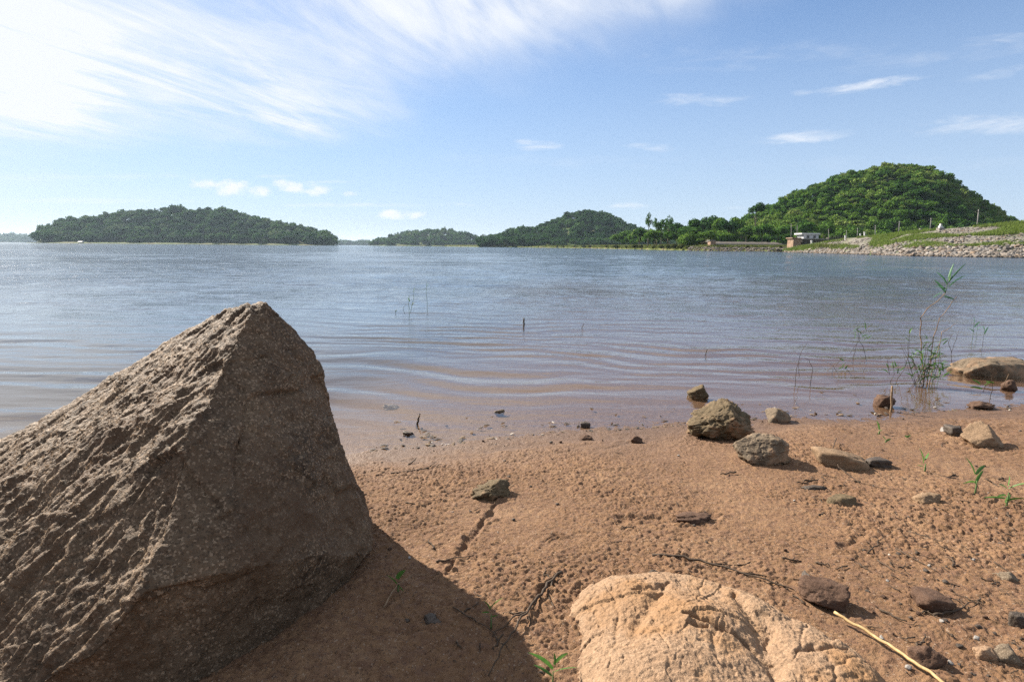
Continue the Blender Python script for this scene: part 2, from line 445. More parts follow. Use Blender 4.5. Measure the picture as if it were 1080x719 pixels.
wv *= (.15+.85*sstep(.0, 1.1, s))*sstep(-.1, .12, s)*(1-sstep(20, 32, Y))*1.25
for lam, a, kx, ph in ((1.25, .0085, .22, .4), (.83, .0055, -.35, 2.6), (.6, .0036, .5, 5.0), (1.9, .011, -.12, 3.3)):
    k = 2*math.pi/lam; w = np.sin(k*(Y+.5*fbm2(X*.7, Y*.7, .5, 2, 191+int(lam*10))+kx*X)+ph)
    wv += a*w*np.clip(.35+1.3*fbm2(X, Y, .35, 3, 181+int(lam*7)), 0, 1.5)*sstep(5.5, 14, Y)*(1-sstep(55, 95, Y))
# broad swirls on the calm left side
wv += .0015*fbm2(X*1.0, Y*1.8, 1.5, 3, 99)*(1-sstep(8, 20, Y))*sstep(0, .4, s)
m = Mat('lake_water'); v = m.pos()
mp = m.n('ShaderNodeMapping'); m.l(v, mp.inputs['Vector']); mp.inputs['Scale'].default_value = (.38, 1, 1); mp.inputs['Rotation'].default_value = (0, 0, R(6))
Yc = m.sep(v)[1]
far = m.math('MULTIPLY', m.math('SUBTRACT', Yc, 3.6), .12, True)
mapn2 = m.n('ShaderNodeMapping'); m.l(v, mapn2.inputs['Vector']); mapn2.inputs['Scale'].default_value = (.8, 1, 1)
nA = m.noise(5.0, 3, .55, mp.outputs[0]); nB = m.noise(17, 2, .5, mp.outputs[0]); nC = m.noise(.12, 3, .5, v)
mp3 = m.n('ShaderNodeMapping'); m.l(v, mp3.inputs['Vector']); mp3.inputs['Scale'].default_value = (.85, .3, 1)
nG = m.noise(1.0, 8, .72, mp3.outputs[0], .3)
patchf = m.math('MULTIPLY', m.ramp(nC, [(.35, (.4, .4, .4)), (.6, (1, 1, 1))]), m.ramp(nG, [(.38, (.4, .4, .4)), (.62, (1.25, 1.25, 1.25))]))
far2 = m.math('ADD', m.math('MULTIPLY', far, far), m.math('MULTIPLY', m.math('MULTIPLY', m.math('SUBTRACT', Yc, 9), .06, True), .5))
hA = m.math('MULTIPLY', m.math('MULTIPLY', nA, far2), patchf)
hh = m.math('ADD', hA, m.math('MULTIPLY', nB, m.math('ADD', m.math('MULTIPLY', far, .16), .05)))
nD = m.noise(1.15, 6, .62, mapn2.outputs[0]); hh = m.math('ADD', hh, m.math('MULTIPLY', m.math('MULTIPLY', nD, far2), m.math('ADD', patchf, .15)))
nm = m.bump(hh, 1.0, .05)
geo = m.n('ShaderNodeNewGeometry'); dt = m.n('ShaderNodeVectorMath', operation='DOT_PRODUCT'); m.l(geo.outputs['Incoming'], dt.inputs[0]); m.l(nm, dt.inputs[1])
ca = m.math('ABSOLUTE', dt.outputs['Value'])
fres = m.math('ADD', .02, m.math('MULTIPLY', m.math('POWER', m.math('SUBTRACT', 1, ca, True), 5), .98), True)
gl = m.n('ShaderNodeBsdfGlossy'); gl.inputs['Roughness'].default_value = .06; m.l(nm, gl.inputs['Normal']); gl.inputs['Color'].default_value = (1, 1, 1, 1)
tr = m.n('ShaderNodeBsdfTransparent'); tr.inputs['Color'].default_value = (.93, .88, .8, 1)
df = m.n('ShaderNodeBsdfDiffuse')
da = m.n('ShaderNodeAttribute'); da.attribute_name = 'depth'
dc = m.ramp(m.math('MULTIPLY', da.outputs['Fac'], .8, True), [(0, (.085, .053, .035)), (.2, (.05, .042, .038)), (.6, (.034, .05, .072))])
m.l(dc, df.inputs['Color'])
op = m.math('SUBTRACT', 1, m.math('POWER', 2.718, m.math('MULTIPLY', da.outputs['Fac'], -3.8)), True)
m1 = m.n('ShaderNodeMixShader'); m.l(op, m1.inputs[0]); m.l(tr.outputs[0], m1.inputs[1]); m.l(df.outputs[0], m1.inputs[2])
m2 = m.n('ShaderNodeMixShader'); m.l(fres, m2.inputs[0]); m.l(m1.outputs[0], m2.inputs[1]); m.l(gl.outputs[0], m2.inputs[2])
MAT['water'] = m.done(m2.outputs[0])
water = mesh_np('lake_water', np.stack([X, Y, wv], 1), grid_faces(len(xs), len(ys)), MAT['water'], attrs={'depth': depth})
set_props(water, kind='structure')

# ------------------------------------------------------------------ rocks
def ico(sub):
    bm = bmesh.new(); bmesh.ops.create_icosphere(bm, subdivisions=sub, radius=1)
    V = np.array([v.co[:] for v in bm.verts]); Fs = np.array([[v.index for v in f.verts] for f in bm.faces]); bm.free(); return V, Fs
ICO = {k: ico(k) for k in (1, 2, 3, 4, 5, 6)}
def facet_rock(seed, dims, sub=4, nf=12, sharp=14, rough=.05, strata=0, keep=None):
    sharp *= 2.2
    """unit directions cut by random planes, softened, then fractal relief; dims = full width, depth, height"""
    rg = np.random.default_rng(seed); V, Fs = ICO[sub]
    N = rg.normal(size=(nf, 3)); N /= np.linalg.norm(N, axis=1)[:, None]; D = rg.uniform(.62, 1.0, nf)
    N = np.vstack([N, np.eye(3), -np.eye(3)]); D = np.concatenate([D, rg.uniform(.8, 1, 6)])
    if keep:
        for n_, d_ in keep:
            n_ = np.array(n_, float); N = np.vstack([N, n_/np.linalg.norm(n_)]); D = np.append(D, d_)
    q = np.maximum(V@N.T, 1e-3)/D
    r = 1/((q**sharp).sum(1)**(1/sharp))
    P = V*r[:, None]
    P = P/np.abs(P).max(0)
    nn = fbm3(P+seed*3.1, 1.9, 6, seed, .6)+.7*fbm3(P+seed, 4.0, 4, seed+9, .6, True)+.4*fbm3(P+seed, 12, 3, seed+19, .6)
    P = P*(1+(rough*.9+.015)*nn)[:, None]
    if sub >= 4:
        cid, ct, ce = cell3(P+.12*nn[:, None], 2.1, seed+70); cid2, ct2, ce2 = cell3(P+.06*nn[:, None], 5.5, seed+75)
        P = P*(1+(rough*.8+.012)*(cid*.9+ct*1.3)+(rough*.35+.004)*(cid2+ct2)-(rough*.5)*np.exp(-(ce/.08)**2))[:, None]
    if strata:
        P += strata*V*np.abs(vn3(P[:, 0]*1.2, P[:, 1]*1.5, P[:, 2]*9, seed+4))[:, None]
    P = P/np.abs(P).max(0)
    return P*np.array(dims)/2, Fs
def place_rock(name, u, v, wpx, hpx, mat, label, cat='rock', seed=1, dratio=.8, sink=.3, rz=0, sub=4, rough=.05, nf=12, strata=0, group=None, keep=None, underwater=False, tilt=0):
    p = G(u, v) if not underwater else at_z(u, v, 0)
    k = pxm(p); w = wpx*k; vis = hpx*k*.98; hh = vis/(1-sink)
    if underwater:
        bed = float(ground_h(np.array([p[0]]), np.array([p[1]]))[0]); vis = vis-bed; p[2] = bed; hh = vis/(1-sink)
    dpt = w*dratio
    P, Fs = facet_rock(seed, (w, dpt, hh), sub, nf, 14, rough, strata, keep)
    if tilt:
        c, s_ = math.cos(tilt), math.sin(tilt); P = P@np.array([[c, 0, -s_], [0, 1, 0], [s_, 0, c]])
    P[:, 2] += hh/2-hh*sink-0
    c, s_ = math.cos(rz), math.sin(rz); P = P@np.array([[c, s_, 0], [-s_, c, 0], [0, 0, 1]])
    o = mesh_np(name, P, Fs, mat, loc=(float(p[0]), float(p[1]+dpt*.38), float(p[2])))
    return set_props(o, label, cat, group)

# --- the big boulder: hull of measured corners -> voxel remesh -> relief
bp = [
 (284, 319, 1.62), (262, 326, 1.56), (243, 323, 1.72), (300, 335, 1.66),
 (333, 366, 1.68), (349, 432, 1.70), (372, 492, 1.72), (392, 540, 1.62), (398, 570, 1.50), (395, 584, 1.46),
 (246, 358, 1.46), (226, 410, 1.32), (196, 468, 1.19), (178, 530, 1.09), (160, 592, 1.0), (150, 626, .955),
 (186, 362, 2.05), (102, 424, 2.3), (0, 478, 2.4), (-120, 540, 2.3), (-260, 640, 2.1),
 (92, 694, .92), (0, 745, .92), (-140, 830, .95),
 (245, 604, 1.04), (325, 588, 1.22),
]
BP = [at_y(*p) for p in bp]
BP += [np.array(p) for p in [(-.52, 1.60, -.06), tuple(G(340, 628)-np.array([0, 0, .06])), tuple(G(262, 690)-np.array([0, 0, .06])), tuple(G(180, 738)-np.array([0, 0, .05])), (-1.2, .95, -.06), (-1.8, 1.2, -.06),
       (-.58, 1.95, -.05), (-.8, 2.2, -.1), (-1.5, 2.6, -.12), (-2.4, 2.6, -.12), (-2.5, 2.0, -.12), (-.78, 1.9, .5), (-1.3, 2.3, .3)]]
bm = bmesh.new()
for p in BP: bm.verts.new(p)
bmesh.ops.convex_hull(bm, input=list(bm.verts))
for v_ in [v_ for v_ in bm.verts if not v_.link_faces]: bm.verts.remove(v_)
bmesh.ops.triangulate(bm, faces=bm.faces)
me = bpy.data.meshes.new('tmp_hull'); bm.to_mesh(me); bm.free()
tmp = bpy.data.objects.new('tmp_hull', me); col.objects.link(tmp)
md = tmp.modifiers.new('r', 'REMESH'); md.mode = 'VOXEL'; md.voxel_size = .0058; md.adaptivity = 0
ms = tmp.modifiers.new('s', 'SMOOTH'); ms.iterations = 3; ms.factor = .5
ev = tmp.evaluated_get(bpy.context.evaluated_depsgraph_get()); em = ev.to_mesh()
nv = len(em.vertices); V = np.empty(nv*3, np.float32); em.vertices.foreach_get('co', V); V = V.reshape(-1, 3).astype(float)
NN = np.empty(nv*3, np.float32); em.vertices.foreach_get('normal', NN); NN = NN.reshape(-1, 3).astype(float)
Fs = np.array([p.vertices[:] for p in em.polygons]); ev.to_mesh_clear()
bpy.data.objects.remove(tmp)
# frame of the grain on the lit face
fn_ = np.array([-.583, -.518, .626]); pp = at_y(246, 358, 1.46)
def on_face(u, v): d = ray(u, v); return CAM+d*(np.dot(pp-CAM, fn_)/np.dot(d, fn_))
g0 = on_face(235, 395); g1 = on_face(115, 545)
gl_ = (g1-g0)/np.linalg.norm(g1-g0); fn = np.array([-.583, -.518, .626]); fn /= np.linalg.norm(fn)
gc = np.cross(fn, gl_); gc /= np.linalg.norm(gc); fn2 = np.cross(gl_, gc)
Q = np.stack([V@gl_, V@gc, V@fn2], 1)
lit = sstep(.35, .75, NN@fn)
warp = .06*np.stack([fbm3(V, 4, 3, 3), fbm3(V, 4, 3, 13), fbm3(V, 4, 3, 23)], 1)
Qw = Q+warp
st = fbm3(Qw*np.array([5.0, 24, 18]), 1.0, 5, 71, .58, True)
st2 = fbm3(Qw*np.array([18, 75, 60]), 1.0, 4, 75, .6, True)
steps = vn3(Qw[:, 0]*3.1, Qw[:, 1]*9, Qw[:, 2]*4, 81); steps = np.abs(steps)**.6*np.sign(steps)
gen = fbm3(V, 5.0, 6, 85, .55)
pit = fbm3(V, 38, 3, 88, .6)
fine = fbm3(V, 90, 2, 90, .6)
wy_ = fbm3(V, 2.2, 3, 84, .5)
disp = lit*(.0125*st+.0085*st2+.011*steps)+(1-lit)*(.009*gen+.005*wy_+.005*fbm3(V, 18, 4, 94, .65, True))+.008*gen+.0032*pit+.0024*fine
wq = V+.03*np.stack([fbm3(V, 6, 3, 203), fbm3(V, 6, 3, 213), fbm3(V, 6, 3, 223)], 1)
ci, ctl, ce = cell3(wq*np.array([1, 1, .7]), 5.2, 231); ci2, ctl2, ce2 = cell3(wq, 15, 241)
disp = disp+(1-lit)*(.004*ci+.008*ctl+.0025*ci2+.003*ctl2-.0025*np.exp(-(ce/.05)**2))+lit*(.006*ci+.010*ctl)+.010*fbm3(V, 2.3, 2, 251)
V = V+NN*(disp-.012)[:, None]
o = mesh_np('boulder', V, Fs, MAT['boulder'])
ctr = V.mean(0); ctr[2] = 0
o.data.transform(Matrix.Translation(Vector(-ctr))); o.location = ctr
set_props(o, 'huge dark brown wedge-shaped boulder with a sharp ridge at the left edge of the beach', 'boulder')

# --- the pale sandstone slab half buried at the bottom
EP = [(582, 652), (604, 620), (636, 603), (676, 601), (712, 603), (748, 609), (790, 624), (835, 648), (880, 666), (917, 694), (955, 724), (960, 760)]
edge = [G(*p)[:2] for p in EP]
edge = edge+[np.array([.62, .70]), np.array([.3, .62]), np.array([.12, .68]), G(604, 760)[:2], G(594, 700)[:2], G(598, 672)[:2]]
edge = np.array(edge); c0 = np.array([.33, .93])
gx = np.linspace(edge[:, 0].min()-.03, edge[:, 0].max()+.03, 500); gy = np.linspace(edge[:, 1].min()-.03, edge[:, 1].max()+.03, 430)
GX, GY = np.meshgrid(gx, gy); px_ = GX.ravel(); py_ = GY.ravel()
def inside(x, y, poly):
    r = np.zeros(x.shape, bool); n = len(poly)
    for i in range(n):
        x0, y0 = poly[i]; x1, y1 = poly[(i+1) % n]
        c = ((y0 > y) != (y1 > y)) & (x < (x1-x0)*(y-y0)/(y1-y0+1e-12)+x0); r ^= c
    return r
dE, _ = seg_dist(px_+.008*vn2(px_*22, py_*22, 3), py_+.008*vn2(px_*22, py_*22, 5), [tuple(e) for e in edge]+[tuple(edge[0])])
sd = np.where(inside(px_, py_, edge), dE, -dE)
gz = ground_h(px_, py_)
pk = [(690, 645, .050, .15), (745, 655, .062, .12), (715, 700, .07, .19), (845, 690, .03, .13), (655, 628, .03, .08), (870, 715, .035, .12), (790, 640, .035, .09)]
top = np.zeros_like(px_)
for u, v, h_, w in pk:
    q = G(u, v); q = np.array([q[0]*(1-h_/CAMZ), q[1]*(1-h_/CAMZ)])
    top = np.maximum(top, h_*np.exp(-((px_-q[0])**2+(py_-q[1])**2)/(w*w))) if False else top+np.where(True, (h_*np.exp(-((px_-q[0])**2+(py_-q[1])**2)/(w*w)))**4, 0)
top = top**.25
hz = gz-.03+.052*sstep(-.015, .07, sd)**.8+top*sstep(-.01, .1, sd)*.85
p3 = np.stack([px_, py_, hz], 1)
hz += sstep(-.02, .03, sd)*(.006*fbm3(p3, 6, 4, 301, .5)+.004*np.abs(fbm3(p3, 13, 4, 303, .55))-.0035*np.clip(fbm3(p3, 42, 3, 305, .6), 0, 1)*2+.0028*fbm3(p3, 130, 3, 309, .7)-.008*np.clip(fbm3(p3, 60, 2, 311, .6)-.25, 0, 1))
def crack(pts, w, d, hgt=.07):
    q = [(G(u, v)*(1-hgt/CAMZ))[:2] for u, v in pts]
    dd, tt = seg_dist(px_+.006*vn2(px_*40, py_*40, 13), py_+.006*vn2(px_*40, py_*40, 15), q)
    return d*np.exp(-(dd/(w*np.clip(.4+1.3*np.sin(math.pi*np.clip(tt, .02, .98)), .3, 1.5)))**2)
ci, ctl, ce = cell3(np.stack([px_+.02*vn2(px_*9, py_*9, 31), py_+.02*vn2(px_*9, py_*9, 32), px_*0+.5], 1)*np.array([1, 1, 1]), 7.5, 331)
ci2, ctl2, ce2 = cell3(np.stack([px_+.008*vn2(px_*25, py_*25, 33), py_+.008*vn2(px_*25, py_*25, 34), px_*0+.5], 1), 24, 341)
hz += sstep(-.01, .05, sd)*(.001*ci+.0055*ctl+.0004*ci2+.0010*ctl2-.0005*np.exp(-(ce/.03)**2))
hz -= crack([(722, 651), (745, 655), (770, 664), (795, 676), (815, 684)], .0055, .026)
hz -= crack([(727, 660), (745, 661)], .006, .018)
hz -= crack([(775, 618), (795, 640), (805, 665), (815, 690), (822, 720)], .016, .016)
hz -= crack([(800, 636), (815, 650), (810, 668)], .008, .010)
hz -= crack([(668, 627), (690, 624), (706, 614)], .010, .012, .05)
hz -= crack([(700, 628), (680, 652), (668, 668)], .012, .009, .05)
hz -= crack([(838, 697), (870, 690), (895, 688)], .005, .010, .03)
for hp in ([(655, 632), (690, 655), (702, 700)], [(742, 606), (738, 632), (722, 651)], [(852, 650), (846, 670), (838, 697)], [(636, 612), (655, 650), (640, 705)], [(760, 660), (750, 690), (765, 719)], [(900, 690), (880, 705), (885, 725)]):
    hz -= crack(hp, .0028, .0035, .05)
hz = np.where(sd < -.02, np.minimum(hz, gz-.03), hz)
f = grid_faces(500, 430)
keepf = (sd[f] > -.028).any(1); f = f[keepf]
used = np.unique(f); remap = -np.ones(len(px_), int); remap[used] = np.arange(len(used))
P = np.stack([px_, py_, hz], 1)[used]; f = remap[f]
# close it below so that it is a solid stone
from collections import Counter
ed = Counter()
dirE = {}
for a, b in ((0, 1), (1, 2), (2, 3), (3, 0)):
    pass
E = np.concatenate([f[:, [0, 1]], f[:, [1, 2]], f[:, [2, 3]], f[:, [3, 0]]]); Es = np.sort(E, 1)
_, inv, cnt = np.unique(Es, axis=0, return_inverse=True, return_counts=True); bE = E[cnt[inv.ravel()] == 1]
nb = len(P); bot = P.copy(); bot[:, 2] = bot[:, 2].min()-.12
wall = np.stack([bE[:, 1], bE[:, 0], bE[:, 0]+nb, bE[:, 1]+nb], 1)
P2 = np.vstack([P, bot]); f2 = np.vstack([f, f[:, ::-1]+nb, wall])
o = mesh_np('rock', P2-np.array([c0[0], c0[1], 0]), f2, MAT['pale'], loc=(c0[0], c0[1], 0))
set_props(o, 'large pale orange sandstone slab half buried in the sand in the foreground', 'rock')

# --- named rocks
PR = place_rock
PR('rock', 767, 466, 76, 42, MAT['olive'], 'craggy olive brown rock with a long ridge behind the rounded grey rock', seed=5, dratio=.75, sink=.25, sub=6, rough=.085, strata=.03, tilt=-.1, keep=[((-.5, -.1, .85), .55), ((.85, -.3, .5), .6)])
PR('rock', 808, 490, 58, 33, MAT['greybrown'], 'rounded grey brown rock in front of the craggy olive rock', seed=91, dratio=.85, sink=.25, sub=6, rough=.04, nf=26, keep=[((.4, -.85, .15), .8)])
PR('rock', 738, 423, 24, 19, MAT['olive'], 'small upright rock standing in shallow water behind the craggy rock', seed=12, dratio=.8, sink=.2, rough=.07, keep=[((-.6, 0, .75), .55), ((.8, -.2, .4), .7)])
PR('rock', 822, 446, 26, 14, MAT['greybrown'], 'small brown rock at the water edge right of the craggy rock', seed=14, sink=.25)
PR('rock', 1060, 398, 80, 23, MAT['greybrown'], 'broad flat-topped tan rock standing in the water at the right edge', seed=19, dratio=.6, sink=.42, sub=5, rough=.035, keep=[((0, 0, 1), .6), ((-.75, -.2, .6), .7)], underwater=True)
PR('rock', 1068, 411, 16, 10, MAT['red'], 'small dark red stone in the water below the flat-topped rock', seed=22, underwater=True)
PR('rock', 1046, 473, 46, 23, MAT['tan'], 'pointed tan rock on the sand at the right edge below the waterline', seed=26, dratio=.7, sink=.25, sub=5, rough=.03, keep=[((.8, -.4, .45), .45), ((-.55, -.2, .8), .5)])
PR('rock', 893, 496, 52, 19, MAT['tan'], 'flat layered tan rock right of the rounded grey rock', seed=29, dratio=.7, sink=.35, rough=.05, strata=.09)
PR('rock', 929, 494, 27, 10, MAT['dark'], 'low black stone beside the flat layered tan rock', seed=31, sink=.3)
PR('rock', 519, 528, 48, 20, MAT['olive'], 'lumpy olive clod at the head of the furrow in the sand', seed=33, dratio=.7, sink=.35, sub=5, rough=.14, keep=[((-.5, 0, .85), .5), ((.5, -.4, .7), .55)])
PR('rock', 878, 644, 52, 24, MAT['red'], 'dark red clod at the end of the straw stalk', seed=36, dratio=.75, sink=.2, sub=5, rough=.05)
PR('rock', 853, 619, 17, 16, MAT['dark'], 'small pointed dark stone behind the red clod', seed=38, sink=.2, rough=.08, keep=[((.7, 0, .7), .5), ((-.7, 0, .7), .5)])
PR('rock', 989, 646, 38, 17, MAT['red'], 'reddish flat stone resting beside a short black stick', seed=40, sink=.3)
PR('rock', 984, 533, 30, 12, MAT['tan'], 'crumbly low clod in the sand below the green seedling', seed=42, sink=.4, rough=.1)
PR('rock', 892, 535, 34, 10, MAT['olive'], 'thin olive stone flush with the sand below the flat layered rock', seed=44, sink=.6)
PR('rock', 1000, 457, 11, 6, MAT['grey'], 'small whitish stone near the waterline left of a dark stone', seed=46, sink=.3)
PR('rock', 1012, 462, 20, 12, MAT['dark'], 'dark angular stone touching a small whitish stone', seed=48, sink=.2)
PR('rock', 936, 430, 22, 13, MAT['red'], 'brown stone in the shallows beside the upright reed stake', seed=50, sink=.2, rough=.07)
PR('rock', 1044, 699, 24, 14, MAT['pale'], 'small orange stone in the bottom right corner', seed=52, sink=.25)
PR('rock', 1066, 702, 30, 14, MAT['greybrown'], 'brown stone right of the small orange stone in the corner', seed=54, sink=.3)
PR('rock', 985, 706, 34, 20, MAT['red'], 'dull brown clod right of the straw stalk near the bottom edge', seed=56, sink=.35, rough=.08)
PR('rock', 1076, 664, 16, 16, MAT['dark'], 'black stone cut off by the right edge above the corner stones', seed=58, sink=.3)
PR('rock', 1066, 614, 24, 8, MAT['greybrown'], 'flat grey brown stone near the right edge above the corner', seed=60, sink=.5)
PR('rock', 430, 461, 14, 6, MAT['dark'], 'dark clump lying at the waterline right of the boulder', seed=62, sink=.3, rough=.1)
PR('rock', 411, 432, 18, 5, MAT['grey'], 'pale rubbly heap breaking the shallow water right of the boulder', seed=64, sink=.3, rough=.12)
PR('rock', 527, 439, 12, 7, MAT['greybrown'], 'small brown stone in the shallows left of the row of white flecks', seed=66, sink=.2)
PR('rock', 617, 451, 12, 7, MAT['dark'], 'small black stone in the shallows straight above the pale slab', seed=68, sink=.2)
PR('rock', 618, 464, 14, 5, MAT['red'], 'small dark stone just out of the water at mid shore', seed=70, sink=.3)
PR('rock', 672, 467, 13, 7, MAT['red'], 'small dark reddish stone on damp sand left of the craggy rock', seed=72, sink=.25)
PR('rock', 1040, 432, 26, 7, MAT['red'], 'rusty clump of debris at the right waterline', 'debris', seed=74, sink=.3, rough=.12)
PR('rock', 690, 612-3, 12, 7, MAT['dark'], 'dark crumb of soil just above the pale slab', seed=76, sink=.2, rough=.1)
PR('rock', 455, 660, 30, 10, MAT['dark'], 'dark stone lying in the shadow of the big boulder', seed=78, sink=.6, rough=.1)
PR('rock', 735, 553, 46, 9, MAT['red'], 'long crumbly soil clod over the dark hollow in mid beach', seed=80, sink=.3, rough=.14, dratio=.5)
PR('rock', 862, 518, 30, 5, MAT['dark'], 'thin strip of black bark on the sand below the rounded rock', 'bark', seed=82, sink=.2, rough=.12, dratio=.3)

# pebbles
pt = []
kinds = [('dark', 'tiny black pebble scattered over the reddish sand', 'black pebbles scattered on the sand'),
         ('red', 'tiny reddish brown pebble scattered over the sand', 'reddish pebbles scattered on the sand'),
         ('grey', 'tiny grey pebble scattered over the sand', 'grey pebbles scattered on the sand'),
         ('white', 'tiny white chip scattered over the sand', 'white chips scattered on the sand')]
prot = {}
for ki, (mk, lb, gp) in enumerate(kinds):
    for j in range(3):
        P, Fs = facet_rock(200+ki*10+j, (1, .85, .62), 3, 9, 12, .05)
        prot[(ki, j)] = (P, Fs)
meshes = {}
def pebble(x, y, size, ki, j):
    zg = float(ground_h(np.array([x]), np.array([y]))[0])
    if (ki, j) not in meshes:
        P, Fs = prot[(ki, j)]
        o = mesh_np('pebble', P, Fs, MAT[kinds[ki][0]]); meshes[(ki, j)] = o
    else:
        o = meshes[(ki, j)].copy(); col.objects.link(o)
    o.location = (x, y, zg+.005+size*.15); o.scale = (size,)*3
    o.rotation_euler = (random.uniform(-.3, .3), random.uniform(-.3, .3), random.uniform(0, 6.28))
    return set_props(o, kinds[ki][1], 'pebble', kinds[ki][2])
rp = random.Random(4)
cnt = 0
while cnt < 270:
    if rp.random() < .6: u, v = rp.uniform(860, 1085), rp.uniform(520, 718)
    else: u, v = rp.uniform(390, 1085), rp.uniform(440, 718)
    if cnt < 90: u = rp.uniform(390, 1085); v = float(np.interp(u, [a for a, b in SHORE_PX], [b for a, b in SHORE_PX]))+rp.gauss(-1, 8)
    if 590 < u < 950 and v > 596+max(0, (u-740))*.45: continue
    p = G(u, v)
    if cnt >= 90 and shoreY(p[0])-p[1] < .04: continue
    ki = rp.choices([0, 1, 2, 3], [6, 5, 1.2, .7])[0]
    size = rp.choice([.0035, .004, .005, .006, .008, .011])*(1.3 if v > 600 and u > 950 else 1)*(.8 if ki == 3 else 1)*(1+.25*(p[1]-1))
    pebble(float(p[0]), float(p[1]), size, ki, rp.randrange(3)); cnt += 1

# flotsam on shallow water
fl = [MAT['white'], MAT['dark'], MAT['greybrown']]
fm = {}
cnt = 0
while cnt < 170:
    u = rp.uniform(390, 1080); vs = float(np.interp(u, [a for a, b in SHORE_PX], [b for a, b in SHORE_PX]))
    v = vs-rp.uniform(0, 1+rp.random()**2*40)
    p = at_z(u, v, .001)
    k = rp.choices([0, 1, 2], [1.6, 8, 5])[0]
    if k not in fm:
        P, Fs = facet_rock(400+k, (1, .6, .12), 3, 6, 10, .1); P[:, 2] += .1*np.sin(P[:, 0]*4); fm[k] = mesh_np('flotsam', P, Fs, fl[k]); o = fm[k]
    else: o = fm[k].copy(); col.objects.link(o)
    s_ = rp.uniform(.012, .045)*(1.0 if k else .55)
    o.location = (p[0], p[1], .003); o.scale = (s_, s_*.8, s_*.6); o.rotation_euler = (0, 0, rp.uniform(0, 6.28))
    nm_ = ['white fleck of flotsam floating in the shallows', 'dark leaf scrap floating in the shallows', 'brown leaf scrap floating in the shallows'][k]
    set_props(o, nm_, 'flotsam', ['white flecks floating along the shore', 'dark scraps floating along the shore', 'brown scraps floating along the shore'][k]); cnt += 1
# submerged dark leaves on the bed
# ------------------------------------------------------------------ twigs, roots, stalks
def wander(pts, n=6, j=.004, seed=0, lift=0.0):
    rg = random.Random(seed); P = [Vector(map(float, p)) for p in pts]; out = []
    for i in range(len(P)-1):
        for k in range(n):
            t = k/n; a, b = P[i], P[i+1]
            q = a.lerp(b, t)
            if i or k: q = q+Vector((rg.uniform(-j, j), rg.uniform(-j, j), rg.uniform(-j, j)*.5))
            out.append(q)
    out.append(P[-1]); return out
def twig(name, px, rad, mat, label, cat='twig', lifts=None, seed=0, j=.004, branches=(), group=None, end=.3):
    pts = []
    for i, (u, v) in enumerate(px):
        g = G(u, v); L = (lifts[i] if lifts else .004)+.007
        g = g*1.0; 
        if L:   # keep the picture position while lifted
            g = CAM+(g-CAM)*(1-L/CAMZ)
        pts.append(g)
    w = wander(pts, 5, j, seed); mb = MB(); n = len(w)
    org = Vector(w[0])
    mb.tube([p-org for p in w], [rad*(1-(1-end)*i/(n-1)) for i in range(n)], 6)
    for bi, (i0, bpx, lf) in enumerate(branches):
        bpnts = [w[int(i0*(n-1))]]
        for (u, v), L in zip(bpx, lf): g = G(u, v); bpnts.append(CAM+(g-CAM)*(1-L/CAMZ))
        ww = wander(bpnts, 4, j, seed+bi+3); mb.tube([p-org for p in ww], [rad*.6*(1-.6*i/(len(ww)-1)) for i in range(len(ww))], 5)
    o = mb.build(name, mat, loc=org); return set_props(o, label, cat, group)
TW = MAT['twig']
twig('twig', [(592, 603), (575, 618), (562, 636), (548, 655), (532, 680), (515, 712)], .0042, TW, 'forked dead twig crossing the boulder shadow edge in the foreground', seed=1, lifts=[.006, .012, .02, .02, .015, .005],
     branches=[(.1, [(574, 606), (575, 598)], [.01, .015]), (.12, [(578, 628), (586, 642), (590, 655)], [.012, .012, .004]), (.5, [(540, 650), (530, 662), (508, 678)], [.02, .014, .004]), (.4, [(558, 645), (560, 660), (572, 676)], [.015, .01, .003]), (.3, [(556, 645), (530, 646)], [.015, .01])])
twig('twig', [(688, 585), (715, 586), (745, 592), (775, 602), (810, 612), (838, 622)], .0044, TW, 'long thin dead branch lying just above the pale slab', seed=2, lifts=[.004, .007, .007, .006, .006, .003],
     branches=[(.45, [(770, 596), (800, 592), (845, 591)], [.006, .007, .005]), (.3, [(740, 597), (765, 607), (790, 618)], [.004, .004, .003]), (.65, [(815, 607), (845, 612)], [.006, .004])])
twig('twig', [(412, 499), (432, 497), (450, 494), (466, 489)], .004, TW, 'dark crooked twig lying on damp sand right of the boulder', seed=3, branches=[(.7, [(460, 487)], [.012])])
twig('twig', [(882, 462), (878, 474), (884, 492), (905, 508), (928, 514), (948, 516)], .0022, TW, 'thin curved black rootlet looping past the flat layered rock', seed=4, j=.002, lifts=[.02, .03, .02, .006, .004, .003])
twig('twig', [(960, 533), (975, 536), (1000, 535)], .003, TW, 'short black twig under the crumbly low clod', seed=5, branches=[(.5, [(972, 531), (962, 528)], [.006, .006])])
twig('twig', [(985, 648), (1005, 644), (1028, 634)], .0035, TW, 'short black stick leaning on the reddish flat stone', seed=6)
twig('twig', [(945, 578), (968, 591), (990, 603)], .0022, TW, 'thin pale straw sliver on the sand left of the reddish stone', seed=7, j=.001)
twig('twig', [(958, 560), (985, 568), (1008, 574)], .0035, TW, 'half buried dark twig in the sand above the reddish stone', seed=8, lifts=[.002]*3)
twig('twig', [(925, 590), (940, 600), (952, 604)], .0018, TW, 'fine dark rootlet on the sand above the straw stalk', seed=9)
twig('twig', [(966, 682), (972, 676), (976, 668)], .003, TW, 'stubby black twig right of the straw stalk', seed=10)
twig('twig', [(915, 583), (927, 572), (932, 565)], .0026, TW, 'curled dead leaf stem standing on the sand above the red clod', seed=11, lifts=[.003, .012, .035])
